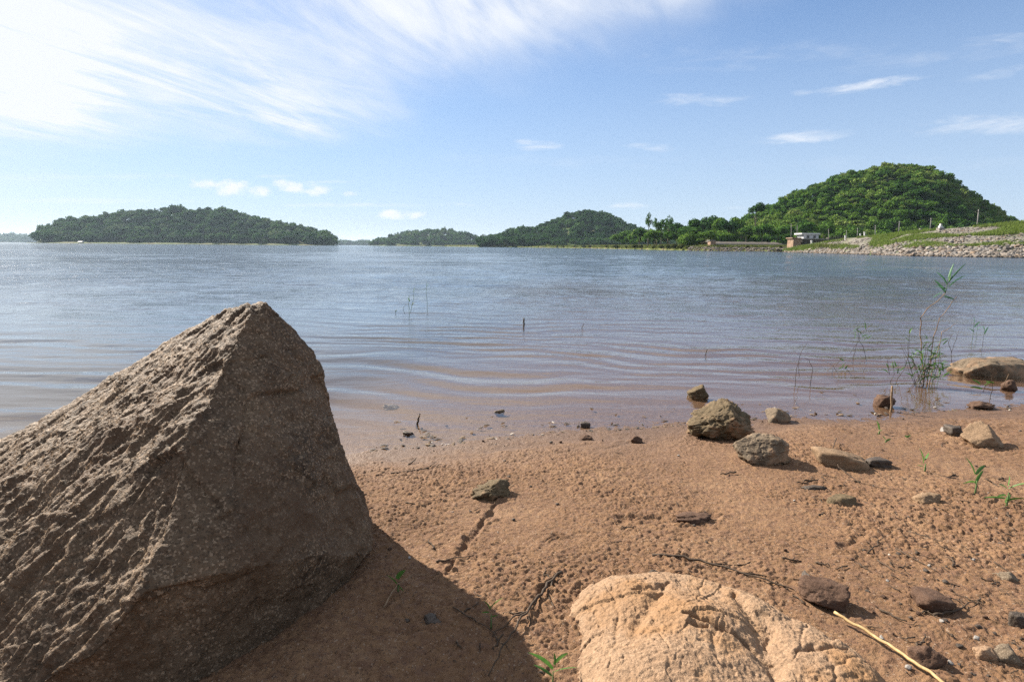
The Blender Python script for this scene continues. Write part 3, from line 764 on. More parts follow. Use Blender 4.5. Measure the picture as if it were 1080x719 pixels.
twig('twig', [(405, 640), (420, 615), (438, 606), (452, 604)], .002, MAT['reed'], 'bent pale grass stem in the shadow beside the boulder', seed=12, lifts=[.01, .03, .05, .05])
twig('twig', [(478, 640), (500, 652), (520, 668), (540, 690)], .0018, TW, 'fine rootlet inside the boulder shadow', seed=13)
twig('twig', [(460, 592), (480, 588), (500, 585)], .0024, TW, 'short twig on sand between the boulder shadow and the furrow', seed=14)
twig('twig', [(795, 478-2), (842, 480)], .001, TW, 'hairlike root strand behind the rounded grey rock', seed=15)
twig('straw_stalk', [(880, 645), (905, 660), (935, 678), (965, 698), (1003, 724)], .0036, MAT['straw'], 'long pale yellow straw stalk lying right of the pale slab', 'straw', seed=16, j=.0028, lifts=[.02, .014, .012, .012, .01], end=1.0)

proto_bits = []
for i in range(95):
    while True:
        u, v = (rp.uniform(830, 1082), rp.uniform(500, 716)) if rp.random() < .6 else (rp.uniform(400, 1080), rp.uniform(470, 716))
        if 585 < u < 960 and v > 592+max(0, (u-740))*.42: continue
        p = G(u, v)
        if shoreY(p[0])-p[1] > .06: break
    if i < 7:
        mb = MB(); L = rp.uniform(.5, 1); q = [Vector((L*(t/6-.5), .10*mnoise.noise(Vector((t*.7, i, 0))), .04*mnoise.noise(Vector((t*.9, i, 4))))) for t in range(7)]
        mb.tube(q, [.035*(1-.08*k)*(1+.3*mnoise.noise(Vector((k*1.7, i, 9)))) for k in range(7)], 6)
        if i % 2: mb.tube([q[3], q[3]+Vector((.12, .1, .05)), q[3]+Vector((.2, .22, .04))], [.022, .016, .008], 5)
        o = mb.build('twig_bit', TW); proto_bits.append(o)
    else: o = proto_bits[i % 7].copy(); col.objects.link(o)
    sz = rp.uniform(.018, .06)*(.7+.4*p[1]); o.scale = (sz, sz*1.2, sz*1.2); o.rotation_euler = (rp.uniform(-.2, .2), rp.uniform(-.2, .2), rp.uniform(0, 6.28))
    o.location = (p[0], p[1], p[2]+.008); set_props(o, 'tiny dark broken twig scrap strewn on the sand', 'twig', 'twig scraps strewn over the sand')

# ------------------------------------------------------------------ upright stalks and plants in/near water
def at_up(u, v, base):           # point above base at same depth plane
    return at_y(u, v, base[1])
def stalks(name, base_px, lines, label, cat, mats, leaves=(), wet=True, group=None, origin_z=None):
    """lines: list of (radius, mat, [(u,v,dy)...]); leaves: list of (u,v,du,dv,len px,width px, mat)"""
    b = at_z(*base_px, 0) if wet else G(*base_px)
    if wet:
        b = np.array(b); bz = float(ground_h(np.array([b[0]]), np.array([b[1]]))[0])
    root = empty(name, (b[0], b[1], 0 if wet else b[2])); set_props(root, label, cat, group)
    org = Vector((float(b[0]), float(b[1]), 0.0 if wet else float(b[2])))
    by = {}
    for r_, mk, pts in lines:
        P = []
        for i, (u, v, dy) in enumerate(pts): P.append(Vector(map(float, at_y(u, v, b[1]+dy))))
        if wet and P[0].z < .02: P.insert(0, Vector((P[0].x, P[0].y, bz-.02)))
        w = wander(P, 3, r_*1.2, len(by)+len(pts)); by.setdefault(mk, MB()).tube([p-org for p in w], [r_*(1-.5*i/(len(w)-1)) for i in range(len(w))], 5)
    for mk, mb in by.items(): mb.build('stem', MAT[mk], root)
    if leaves:
        mbs = {}
        for (u, v, du, dv, L, W, mk) in leaves:
            P = Vector(map(float, at_y(u, v, b[1]))); k = pxm(P)
            d = Vector(map(float, at_y(u+du, v+dv, b[1]+random.uniform(-.3, .3)*abs(du+dv)*k)))-P
            mbs.setdefault(mk, MB()).blade(P-org, d, L*k, W*k, random.uniform(.1, .7), 6)
        for mk, mb in mbs.items(): mb.build('leaves', MAT[mk], root)
    return root
T = 'twig'; RD = 'reed'; GR = 'reedgreen'; LG = 'leafgreen'; LB = 'leafblue'
rl = random.Random(8)
def tuft(cx, cy, n, rx, ry, L, W, mk, spread=1.0, up=1.0):
    return [(cx+rl.uniform(-rx, rx), cy+rl.uniform(-ry, ry), rl.uniform(-1, 1)*spread*5, -5*up*rl.uniform(.4, 1), L*rl.uniform(.6, 1.2), W, mk) for _ in range(n)]
# tall reed shrub
lines = [
 (.0042, RD, [(975, 404, 0), (972, 370, .03), (971, 345, .05), (971, 335, .05), (978, 325, .05), (990, 317, .03), (997, 309, .0)]),
 (.0035, RD, [(978, 404, 0), (984, 355, 0), (992, 335, 0), (1002, 322, -.02), (1009, 313, -.04)]),
 (.003, RD, [(980, 404, 0), (990, 365, .02), (994, 350, .02), (1003, 345, .02), (1008, 341, .02)]),
 (.0026, GR, [(997, 309, 0), (999, 300, 0), (1000, 292, 0)]),
 (.003, T, [(972, 405, 0), (965, 385, .03), (962, 378, .04)]),
]
for i in range(26):
    u0 = rl.uniform(964, 990); u1 = u0+rl.uniform(-18, 22); v1 = rl.uniform(358, 392)
    lines.append((.0017, rl.choice([T, T, RD, GR]), [(u0, 405, rl.uniform(-.05, .05)), ((u0+u1)/2+rl.uniform(-4, 4), (405+v1)/2, 0), (u1, v1, rl.uniform(-.06, .06))]))
lv = tuft(978, 386, 80, 19, 16, 9, 1.15, LG, 1.5, .8)+tuft(983, 366, 16, 12, 10, 8, 1.0, LG)+[(999, 300, -2, -6, 22, 1.6, LB), (998, 305, -4, -4, 20, 1.6, LB), (1000, 298, 5, -7, 26, 1.6, LB), (1001, 302, 4, -5, 22, 1.5, LB), (997, 308, -3, -5, 18, 2.2, LB), (1000, 294, 2, -7, 18, 2.2, LB), (996, 312, 4, 1, 10, 2, LB), (994, 308, -4, 2, 12, 2, LB), (1001, 296, 1, -8, 15, 2, LG)]
stalks('water_plant', (976, 405), lines, 'tallest leafy water plant with bent pale stems left of the flat-topped rock', 'plant', None, lv)
def small_plant(bx, by_, label, ls, lv, cat='plant', wet=True, group=None, name='water_plant'):
    return stalks(name, (bx, by_), ls, label, cat, None, lv, wet, group)
small_plant(906, 378, 'thin forked water plant with few green leaves between the bare reeds and the tall plant',
  [(.0026, T, [(899, 381, 0), (903, 366, 0), (908, 350, 0)]), (.0026, T, [(914, 380, 0), (910, 365, 0), (906, 358, 0), (904, 345, 0)]), (.002, T, [(897, 372, 0), (905, 360, 0)]), (.0018, RD, [(907, 352, 0), (920, 342, 0)])],
  tuft(906, 352, 11, 9, 7, 8, 1.0, LG))
small_plant(842, 404, 'bare thin arching reed nearest the craggy rock',
  [(.0024, T, [(839, 404, 0), (840, 388, 0), (845, 370, 0), (851, 362, 0)]), (.0024, T, [(855, 404, 0), (857, 388, 0), (853, 379, 0), (848, 377, 0)]), (.0018, T, [(843, 398, 0), (842, 385, 0), (846, 376, 0)])], [])
small_plant(884, 392, 'tangle of low dead stems left of the tall leafy water plant',
  [(.002, RD, [(870, 394, 0), (880, 384, 0), (892, 379, 0)]), (.002, T, [(878, 392, 0), (889, 374, 0)]), (.002, RD, [(884, 394, 0), (878, 385, 0), (868, 380, 0)]), (.002, T, [(900, 398, 0), (894, 390, 0), (887, 387, 0)]), (.0018, T, [(908, 396, 0), (914, 385, 0)])],
  tuft(884, 384, 5, 8, 5, 5, 1.4, LG))
small_plant(940, 402, 'slender stem with small green leaves between tangle and tall plant',
  [(.0024, T, [(945, 402, 0), (953, 390, 0), (958, 375, 0), (959, 345, 0)]), (.002, T, [(938, 395, 0), (936, 380, 0), (941, 376, 0)]), (.002, T, [(938, 405, 0), (943, 395, 0), (942, 385, 0)])],
  tuft(944, 390, 12, 8, 6, 8, 1.1, LG)+[(959, 352, 1, -4, 8, 1.6, LG), (959, 360, -2, -4, 8, 1.6, LG)])
small_plant(1005, 385, 'leaning brown stem standing between the tall plant and the flat-topped rock',
  [(.0024, T, [(1004, 385, 0), (1003, 372, 0), (1008, 358, 0), (1011, 349, 0)]), (.002, T, [(1004, 372, 0), (1000, 362, 0), (1004, 352, 0)])], [])
small_plant(1027, 358, 'green sprig in deeper water left of the rightmost sprig',
  [(.0024, GR, [(1026, 359, 0), (1027, 345, 0), (1028, 338, 0)]), (.002, GR, [(1030, 357, 0), (1031, 342, 0)])],
  [(1027, 350, -3, -4, 10, 1.8, LB), (1028, 345, 3, -5, 9, 1.8, LB), (1028, 340, 0, -5, 7, 1.6, LB), (1030, 347, 3, -3, 8, 1.6, LB)])
small_plant(1036, 364, 'rightmost thin green sprig behind the flat-topped rock',
  [(.0022, T, [(1036, 365, 0), (1038, 350, 0)]), (.0018, GR, [(1038, 350, 0), (1039, 343, 0)])], [(1038, 352, 2, -5, 9, 1.8, LB), (1038, 348, -1, -5, 7, 1.6, LB)])
small_plant(1044, 420, 'low green sprout in the water below the flat-topped rock',
  [(.0024, T, [(1045, 419, 0), (1047, 408, 0), (1046, 398, 0)]), (.0022, T, [(1037, 413, 0), (1040, 404, 0), (1046, 401, 0)]), (.002, RD, [(1058, 408, 0), (1064, 394, 0)])],
  [(1036, 410, -5, -2, 11, 2, LG), (1038, 406, 4, -3, 11, 2, LG), (1034, 405, -3, -3, 9, 1.8, LG), (1040, 402, 5, 0, 9, 1.8, LG)])
small_plant(430, 333, 'thin green reed pair standing far out in the water right of the boulder',
  [(.004, GR, [(432, 334, 0), (431, 320, 0), (432, 311, 0)]), (.003, GR, [(433, 330, 0), (436, 315, 0), (437, 304, 0)]), (.003, T, [(427, 331, 0), (425, 325, 0), (428, 321, 0)])],
  [(432, 318, -1, -5, 6, 1.2, LG), (436, 308, 1, -5, 6, 1.2, LG), (434, 322, 2, -4, 5, 1.2, LG)], name='reed')
small_plant(451, 329, 'single straight reed right of the thin green reed pair', [(.0036, GR, [(451, 330, 0), (450, 312, 0), (450, 297, 0)])], [(450, 303, 1, -5, 6, 1.2, LG)], name='reed')
small_plant(417, 330, 'tiny reed tip left of the thin green reed pair', [(.004, T, [(417, 331, 0), (417, 327, 0)])], [(417, 329, 1, -3, 3, 1, LG)], name='reed')
def stick(px0, px1, rad, mat, label, cat='stick', wet=True, name='stick', dy=0):
    b = at_z(*px0, 0) if wet else G(*px0)
    t = at_y(px1[0], px1[1], b[1]+dy); b2 = np.array(b)-(np.array(t)-np.array(b))*.15*0
    b2 = np.array([b[0], b[1], b[2]-.12*(1 if wet else .3)])
    org = Vector(map(float, b)); mb = MB(); w = wander([b2, b, t], 4, rad*.35, 3)
    mb.tube([p-org for p in w], [rad*(1-.2*i/len(w)) for i in range(len(w))], 8)
    return set_props(mb.build(name, MAT[mat], loc=org), label, cat)
stick((552.5, 343.5), (552.5, 335.5), .012, 'iron', 'short dark stump of a post standing alone in open water', 'post', name='post')
stick((440, 447), (443, 436), .006, 'twig', 'short dark stick stuck upright in the shallows right of the boulder')
stick((940, 434), (941, 407), .007, 'reed', 'pale upright reed stake beside the brown stone in the shallows', 'stake', name='stake')
stick((613, 347), (616, 341), .004, 'twig', 'tiny twig tip poking from the water right of the lone post')
stick((744, 374), (746, 368), .004, 'twig', 'tiny twig tip poking from the water above the craggy rock')
def seedling(u, v, label, blades, cat='grass seedling', stem=None, name='grass_seedling'):
    b = G(u, v); root = empty(name, b); set_props(root, label, cat); org = Vector(map(float, b)); k = pxm(b)
    mb = MB(); st_ = MB()
    top = min(bl[1] for bl in blades)
    st_.tube([Vector((0, 0, -.01)), Vector((0, 0, .3*(v-top)*k)), Vector((0, 0, .75*(v-top)*k))], [1.1*k, .9*k, .5*k], 5)
    for (bu, bv, du, dv, L, W) in blades:
        P = Vector(map(float, at_y(bu, bv, b[1]))); Q_ = Vector(map(float, at_y(bu+du, bv+dv, b[1]+rl.uniform(-.25, .25)*L*k)))
        mb.blade(P-org, Q_-P, L*k, W*k, .5, 7)
    st_.build('stem', MAT['reedgreen'], root); mb.build('leaves', MAT['leafgreen'], root)
seedling(975, 499, 'small green seedling with one tall leaf below the dark waterline stones', [(974, 488, 0, -5, 17, 4), (974, 492, -4, -3, 9, 2.5), (975, 485, 2, -5, 12, 3.5)])
seedling(1028, 523, 'upright green seedling with a long leaf reaching left, left of the spreading seedling', [(1028, 508, -5, -2.5, 24, 2.4), (1028, 500, -1, -5, 20, 4), (1029, 500, 4, -6, 22, 3.4), (1029, 510, 2, -5, 20, 3)])
seedling(1061, 537, 'spreading grass seedling near the right edge', [(1061, 522, -5, -2, 22, 2), (1062, 515, -3, -6, 24, 2.4), (1064, 515, 5, -3, 22, 2.4), (1060, 525, -5, -1, 18, 2), (1062, 528, 5, -2.5, 24, 2.4), (1063, 512, 1, -6, 16, 2.4), (1061, 530, 2, -5, 18, 3)])
seedling(927, 458, 'tiny green seedling nearest the waterline left of the sand ridge', [(927, 453, 0, -5, 10, 2.6), (927, 455, 3, -3, 5, 2)])
seedling(934, 467, 'tiny yellow green sprout left of its twin', [(934, 463, -2, -5, 5, 2.4), (935, 465, 3, -3, 5, 2)])
seedling(957, 463, 'tiny yellow green sprout right of its twin', [(957, 461, -3, -3, 4, 2.2), (957, 461, 3, -4, 4, 2)])
seedling(583, 722, 'bright green grass tuft at the bottom edge left of the pale slab', [(583, 705, -4, -6, 38, 4), (584, 700, 5, -6, 34, 4), (584, 708, 5, -3, 28, 3.4), (582, 712, -5, -5, 22, 3), (585, 700, 0, -6, 26, 3.4)], 'grass tuft')
seedling(518, 664, 'small green sprout among twigs at the boulder shadow edge', [(517, 640, 4, -5, 17, 2.6), (517, 642, -2, -6, 16, 2), (518, 650, 4, -2, 8, 2), (516, 645, -5, -1, 8, 2)])
seedling(420, 626, 'shaded blue green sprout inside the boulder shadow', [(419, 610, 2, -6, 24, 5), (419, 615, -3, -5, 16, 3), (420, 616, 3, 3, 10, 3)])
exec_far = True

# ------------------------------------------------------------------ far land
def U2X(u, D): return (u-540)/FPX*D/1.0
def pt(u, v, D):      # point seen at pixel (u,v) with forward distance D
    return at_y(u, v, D)
def loft(name, rows, mat, kind='structure', attrs=None):
    ny = len(rows); nx = len(rows[0]); V = np.array(rows).reshape(-1, 3)
    return set_props(mesh_np(name, V, grid_faces(nx, ny), mat), kind=kind)
shore_far = [(380, 259.3, 1500), (470, 259.9, 1100), (500, 260.3, 877), (560, 261, 687), (600, 261.5, 570), (650, 262.5, 368), (700, 263.6, 259), (735, 264, 212), (750, 264.2, 199), (800, 265.2, 195), (842, 266, 182), (860, 266.8, 142), (885, 267.6, 126)]
us = np.linspace(470, 885, 220); Ds = np.interp(us, [a[0] for a in shore_far], [a[2] for a in shore_far])
rows = []
prof = [(-6, -1.5), (-1, -.3), (.5, .25), (2, .6), (5, .9), (12, 1.2), (25, 1.9), (45, 2.6), (90, 3.2), (200, 4)]
for k_, (off, z) in enumerate(prof):
    r = []
    for u, D in zip(us, Ds):
        o_ = off*(1+D/600.); xx = at_y(u, 300, D+o_)[0]
        zz = z+(.25*mnoise.noise(Vector((u*.25, off*.3, 1)))+.15*mnoise.noise(Vector((u*.9, off, 3))))*(1 if z > 0 else 0)
        if 735 < u < 870 and z > 0: zz = {.5: .45, 2: 1.0, 5: 1.65, 12: 1.75, 25: 2.0, 45: 2.6, 90: 3.2, 200: 4}[off]*(.85+.15*mnoise.noise(Vector((u*.4, off, 5))))
        zz = max(zz, .15) if z > .3 else zz
        r.append((xx, D+o_, zz))
    rows.append(r)
loft('far_bank', rows, MAT['grassland'])

# forests -------------------------------------------------------------
def crown_template(seed, nblob=9, nleaf=46, leaf=.085, flat=.75, airy=False):
    """unit crown radius 1 centred at origin : leaf quads on clumps + cores"""
    rg = np.random.default_rng(seed); V = []; T_ = []
    cen = []
    for i in range(nblob):
        d = rg.normal(size=3); d[2] = abs(d[2])*.8-.15; d /= np.linalg.norm(d)
        r = rg.uniform(.3, .72) if i else 0
        cen.append((d*r*np.array([1, 1, flat]), rg.uniform(.3, .52) if not airy else rg.uniform(.16, .3)))
    for c, r in cen:
        n = int(nleaf*(r/.4)**2)
        d = rg.normal(size=(n, 3)); d[:, 2] += .25; d /= np.linalg.norm(d, axis=1)[:, None]
        p = c+d*r*rg.uniform(.7, 1.22, (n, 1))*np.array([1, 1, .85])
        nn = d+rg.normal(size=(n, 3))*.75; nn /= np.linalg.norm(nn, axis=1)[:, None]
        a = np.cross(nn, rg.normal(size=(n, 3))); a /= np.linalg.norm(a, axis=1)[:, None]; b = np.cross(nn, a)
        s_ = leaf*rg.uniform(.7, 1.5, (n, 1))
        q = np.stack([p-a*s_-b*s_*.7, p+a*s_-b*s_*.6, p+a*s_*.8+b*s_*.7, p-a*s_*.9+b*s_*.6], 1)
        V.append(q.reshape(-1, 3)); T_.append(np.repeat(rg.uniform(-.12, .12, n), 4))
        if not airy:   # leafy core facets
            iv, if_ = ICO[1]
            core = c+iv*r*.72*np.array([1, 1, .85]); tri = core[if_]; quad = np.concatenate([tri, tri[:, :1]], 1)
            # degenerate-free quads: use centroid split
            cenr = tri.mean(1, keepdims=True); e = (tri+np.roll(tri, -1, 1))/2
            for k in range(3):
                qq = np.stack([tri[:, k], e[:, k], cenr[:, 0], e[:, (k-1) % 3]], 1); V.append(qq.reshape(-1, 3)); T_.append(np.full(len(qq)*4, -.05))
    return np.concatenate(V), np.concatenate(T_)
CT = [crown_template(500+i, 7+i % 5, 34, .10) for i in range(11)]
def forest(name, pts, rad, mat, seed, tilt_tint=None, hscale=(.6, 1.35)):
    rg = np.random.default_rng(seed); VV = []; TT = []
    for p in pts:
        t, ti = CT[rg.integers(len(CT))]; r = rad*(.5+.95*rg.random()**1.4)*(1.45 if rg.random() < .05 else 1); a = rg.uniform(0, 6.28); c, s_ = math.cos(a), math.sin(a)
        q = t@np.array([[c, s_, 0], [-s_, c, 0], [0, 0, 1]])*np.array([r*rg.uniform(.75, 1.3), r, r*rg.uniform(*hscale)])
        VV.append(q+p); 
        base = float(np.clip(.46+.5*mnoise.noise(Vector((p[0]*.02, p[1]*.02, 0)))+rg.normal()*.24, 0, 1))
        TT.append(np.clip(ti+base, 0, 1))
    V = np.concatenate(VV); T_ = np.concatenate(TT)
    o = mesh_np(name, V, np.arange(len(V)).reshape(-1, 4), mat, smooth=False, attrs={'tint': T_})
    return set_props(o, kind='stuff')
def hill(name, sil, Dc, front, back, canopy, mat, fname, fmat, rad, spacing, seed, label, base=1.0, shore_z=None):
    """sil: canopy outline (u,v) at forward distance Dc; front/back: half depths (m)"""
    su = np.array([a[0] for a in sil], float); sv = np.array([a[1] for a in sil], float)
    P = np.array([at_y(u, v, Dc) for u, v in sil]); X0, X1 = P[0, 0], P[-1, 0]
    zt = np.maximum(P[:, 2]-canopy, base)
    nx = 90; ny = 40; xs_ = np.linspace(X0, X1, nx); ys_ = np.linspace(Dc-front, Dc+back, ny)
    def H(x, y):
        zc = np.interp(x, P[:, 0], zt)
        t = np.where(y < Dc, (Dc-y)/front, (y-Dc)/back); t = np.clip(t, 0, 1)
        sh = .5+.5*np.cos(math.pi*t); sh = sh**.85
        ex = sstep(X0, X0+spacing*2, x)*sstep(X1, X1-spacing*2, x) if False else 1
        return base*.6+(zc-base*.6)*sh+ (.06*zc*fbm2(x, y, .02, 3, seed))*sh
    XX, YY = np.meshgrid(xs_, ys_); ZZ = H(XX, YY); XX = XX*YY/Dc; ZZ[0] = -2; ZZ[-1] = -2; ZZ[:, 0] = -2; ZZ[:, -1] = -2
    set_props(mesh_np(name, np.stack([XX, YY, ZZ], -1).reshape(-1, 3), grid_faces(nx, ny), mat), kind='structure')
    rg = np.random.default_rng(seed); pts = []
    y = Dc-front+spacing*.4
    while y < Dc+spacing*2.5:
        x = X0+spacing*.3
        while x < X1-spacing*.2:
            xx = x+rg.normal()*spacing*.33; yy = y+rg.normal()*spacing*.33
            if X0 < xx < X1:
                zc = float(H(np.array([xx]), np.array([yy]))[0]); 
                pts.append((xx*yy/Dc, yy, zc+canopy*rg.uniform(.2, .85)))
            x += spacing
        y += spacing*(1.0 if front < 150 else 1.5)
    o = forest(fname, pts, rad, fmat, seed+1); o['label'] = label; o['category'] = 'forest'
    return H
RH = [(722, 256), (745, 247), (770, 238), (790, 229), (805, 221), (830, 209), (850, 200), (872, 192), (890, 187), (905, 185), (925, 179), (950, 175.5), (975, 177), (992, 182), (1003, 190), (1018, 200), (1030, 208), (1045, 217), (1060, 227), (1080, 239), (1110, 254)]
Hr = hill('hill', RH, 370, 125, 120, 7, MAT['hillsoil'], 'forest', MAT['forest'], 2.6, 3.4, 601, 'green broadleaf forest covering the tall hill on the right')
MH = [(505, 257), (516, 250), (530, 245), (550, 241), (566, 239), (580, 233), (600, 226), (612, 223), (627, 222), (642, 225), (655, 231), (668, 238), (690, 248), (715, 259)]
hill('hill', MH, 900, 170, 200, 9, MAT['hillsoil'], 'forest', MAT['forest_dark'], 5.6, 7.4, 611, 'darker forest covering the rounded hill in the middle distance')
IS = [(37, 250), (42, 241), (55, 237), (72, 231), (100, 228), (128, 225), (142, 222), (165, 221), (185, 219), (210, 220), (235, 220), (255, 225), (272, 228), (290, 233), (312, 237), (330, 241), (345, 246), (354, 254)]
hill('island', IS, 1120, 130, 200, 15, MAT['hillsoil'], 'forest', MAT['forest_dark'], 7.6, 9.4, 621, 'forest covering the long low island on the left')
I2 = [(392, 257), (405, 252), (420, 248), (436, 244.5), (455, 242.5), (470, 243), (487, 246), (500, 249), (512, 252), (525, 258)]
hill('island', I2, 1600, 150, 200, 13, MAT['hillsoil'], 'forest', MAT['forest_dark'], 11, 14, 631, 'forest covering the small island left of the rounded hill')
FL = [(-60, 248), (-20, 248.5), (10, 249), (36, 249.5), (48, 251)]
hill('far_hills', FL, 3600, 300, 300, 14, MAT['hillsoil'], 'forest', MAT['forest_dark'], 22, 30, 641, 'thin strip of distant forest at the left edge of the horizon')
F2 = [(340, 255.8), (365, 255.3), (385, 255.6), (400, 256)]
hill('far_hills', F2, 3400, 300, 300, 12, MAT['hillsoil'], 'forest', MAT['forest_dark'], 18, 26, 651, 'thin strip of distant forest between the two islands')
# grassy rims of the islands
def rim(u0, u1, D, wob, hz=1.6, name='island_shore', extra=25):
    us = np.linspace(u0, u1, 60); rows = []
    for k_, (off, z) in enumerate([(-4, -1), (0, .1), (6, .8), (18, hz), (60, hz*1.6)]):
        r = []
        for i, u in enumerate(us):
            t = (i/59.); endf = math.sin(math.pi*min(1, max(0, t*8 if t < .125/1 else (1-t)*8 if t > .875 else .5)))if False else min(1, t*8, (1-t)*8)
            r.append((at_y(u, 256, D+off)[0], D+off, -1+(z+1)*max(.35, endf)+(.3*mnoise.noise(Vector((u*.3, off, 0))) if z > .2 else 0)))
        rows.append(r)
    loft(name, rows, MAT['rimgrass'])
rim(28, 356, 965, 0, 2.2)
rim(388, 528, 1425, 0, 2.4)

# individual trees ----------------------------------------------------
def crown_mesh(seed, nb, nl, leaf, flat, airy=False):
    V, T_ = crown_template(seed, nb, nl, leaf, flat, airy); return V, np.clip(T_+.45, 0, 1)
def trunk_mesh(H, r0, limbs, seed, lean=0, crown_r=3, cb=.4):
    rg = random.Random(seed); mb = MB()
    pts = [Vector((lean*(i/5)**1.3*H*.1+rg.uniform(-.1, .1)*(i > 0), rg.uniform(-.1, .1)*(i > 0), H*i/5-.4*(i == 0))) for i in range(6)]
    mb.tube(pts, [r0*(1-.75*i/5) for i in range(6)], 7)
    for k in range(limbs):
        t = rg.uniform(cb, .9); i = int(t*5); b = pts[i].lerp(pts[min(5, i+1)], t*5-i); a = k*2.4+rg.uniform(0, 1)
        L = crown_r*rg.uniform(.45, .85); e = b+Vector((math.cos(a)*L, math.sin(a)*L, L*rg.uniform(.3, .8)))
        mb.tube([b, b.lerp(e, .5)+Vector((0, 0, .15*L)), e], [r0*.4, r0*.25, r0*.1], 5)
    return mb
def tree(u, D, vtop, wpx, label, seed, zb=None, mat='forest', airy=False, cb=.32, flat=.9, group='trees along the far right shore', nb=13, name='tree', tall=1.0):
    g = at_y(u, 262, D); x = g[0]
    if zb is None: zb = float(np.interp(D-np.interp(u, us_f, Ds_f), [0, 5, 12, 25, 45, 90], [.1, .9, 1.2, 1.9, 2.6, 3.2]))
    ztop = at_y(u, vtop, D)[2]; H = ztop-zb; w = wpx*D/FPX/2
    root = empty(name, (x, D, zb)); set_props(root, label, 'tree', group)
    ch = H*(1-cb)/2
    trunk_mesh(H*.8, max(.16, H*.018), 6, seed, 0, w, cb).build('trunk', MAT['bark'], root)
    if airy:
        V, T_ = crown_mesh(seed, nb, 90, .06, 1.0, True)
    else:
        V, T_ = crown_mesh(seed, nb, 60, .085, 1.0)
    V = V/np.abs(V).max(0)*np.array([w, w, ch]); V[:, 2] += H-ch
    o = mesh_np('crown', V, np.arange(len(V)).reshape(-1, 4), MAT[mat], smooth=False, attrs={'tint': T_}, parent=root)
    return root
us_f = us; Ds_f = Ds
TL = [
 (661, 420, 243, 24, 'rounded tree at the left end of the far right tree row', 1, {}),
 (674, 330, 240, 22, 'low dense tree left of the tallest slender tree in the far row', 2, {}),
 (683, 320, 223.5, 10, 'tallest slender tree with a thin airy crown in the far row', 3, dict(airy=True, cb=.35, nb=16)),
 (692, 300, 229, 11, 'narrow airy tree right of the tallest slender tree', 4, dict(airy=True, cb=.3, nb=14)),
 (697, 310, 230, 13, 'middle narrow tree between the two tall airy trees', 5, dict(airy=True, cb=.3, nb=16)),
 (704, 300, 226.5, 11, 'second tallest airy tree in the far row', 6, dict(airy=True, cb=.35, nb=16)),
 (690, 290, 242, 26, 'bushy tree below the tall airy trees', 7, {}),
 (713, 290, 234, 20, 'dark round tree right of the airy trees', 8, dict(mat='forest_dark')),
 (706, 262, 244, 18, 'small light green tree in front of the airy trees', 9, dict(cb=.3)),
 (728, 258, 238, 30, 'broad layered tree with wide low boughs in the far row', 10, dict(cb=.2)),
 (733, 275, 229.5, 22, 'rounded tall tree behind the broad layered tree', 11, {}),
 (748, 270, 226.5, 22, 'tall dark tree at the centre of the right half of the far row', 12, dict(mat='forest_dark')),
 (745, 240, 243, 20, 'low tree above the left spillway pier', 13, {}),
 (758, 262, 229, 20, 'dense tree right of the tall dark tree', 14, {}),
 (767, 250, 231, 22, 'dark tree above the left part of the spillway wall', 15, dict(mat='forest_dark')),
 (776, 262, 228, 20, 'tree at the foot of the hill left of the flat-crowned tree', 16, {}),
 (795, 262, 213, 20, 'dark flat-crowned tree rising above the left shoulder of the hill', 17, dict(mat='forest_dark', cb=.66, nb=12)),
 (786, 240, 238, 24, 'light green tree behind the middle of the spillway wall', 18, {}),
 (803, 238, 236, 26, 'broad tree behind the right half of the spillway wall', 19, {}),
 (820, 236, 238, 24, 'bushy tree left of the leftmost utility pole', 20, {}),
 (848, 238, 234, 22, 'tree directly behind the small white building', 21, {}),
 (868, 236, 236, 24, 'tree right behind the dark footbridge', 22, {}),
]
for u, D, vt, w, lb, sd_, kw in TL: tree(u, D, vt, w, lb, 700+sd_, **kw)
# undergrowth line behind the row closes the gaps
pts = []
rg = np.random.default_rng(5)
for u in np.arange(654, 900, 4.0):
    for j in range(3):
        D = np.interp(u, [654, 700, 760, 800, 900], [420, 330, 285, 268, 250])+j*7+rg.uniform(-4, 4); q = at_y(u+rg.uniform(-2, 2), 262, D); pts.append((q[0], D, 5.0+rg.uniform(-1, 2.2)+j*1.7))
o = forest('undergrowth', pts, 3.6, MAT['forest'], 9); set_props(o, 'dense undergrowth filling the gaps behind the far tree row', 'undergrowth')
# bushes on the far waterline
BL = [(588, 4), (594, 4), (606, 5), (615, 7), (622, 5), (640, 5), (650, 8), (660, 5), (669, 10), (676, 7), (690, 6), (698, 7), (704, 8), (711, 11), (719, 11), (726, 7), (738, 4), (747, 4), (757, 3), (763, 5), (771, 3), (779, 4), (788, 5), (797, 4), (806, 5), (814, 3), (823, 5), (832, 4)]
bush0 = None
for i, (u, w) in enumerate(BL):
    D = float(np.interp(u, us, Ds))*1.005+1; q = at_y(u, 262, D); k = D/FPX
    if bush0 is None:
        V, T_ = crown_mesh(800, 9, 60, .12, .9); V = V/np.abs(V).max(0); V[:, 2] += .8
        bush0 = mesh_np('bush', V, np.arange(len(V)).reshape(-1, 4), MAT['bush'], smooth=False, attrs={'tint': T_}); o = bush0
    else: o = bush0.copy(); col.objects.link(o)
    if u > 735: q = at_y(u, 262, D+1.8)
    o.location = (q[0], D+(1.8 if u > 735 else 0), .05 if u < 735 else .85); r = w*k/2; o.scale = (r, r, min(r*.8, 1.5)); o.rotation_euler = (0, 0, i*1.3)
    set_props(o, 'low dark olive bush on the far grassy waterline', 'bush', 'bushes along the far grassy waterline')

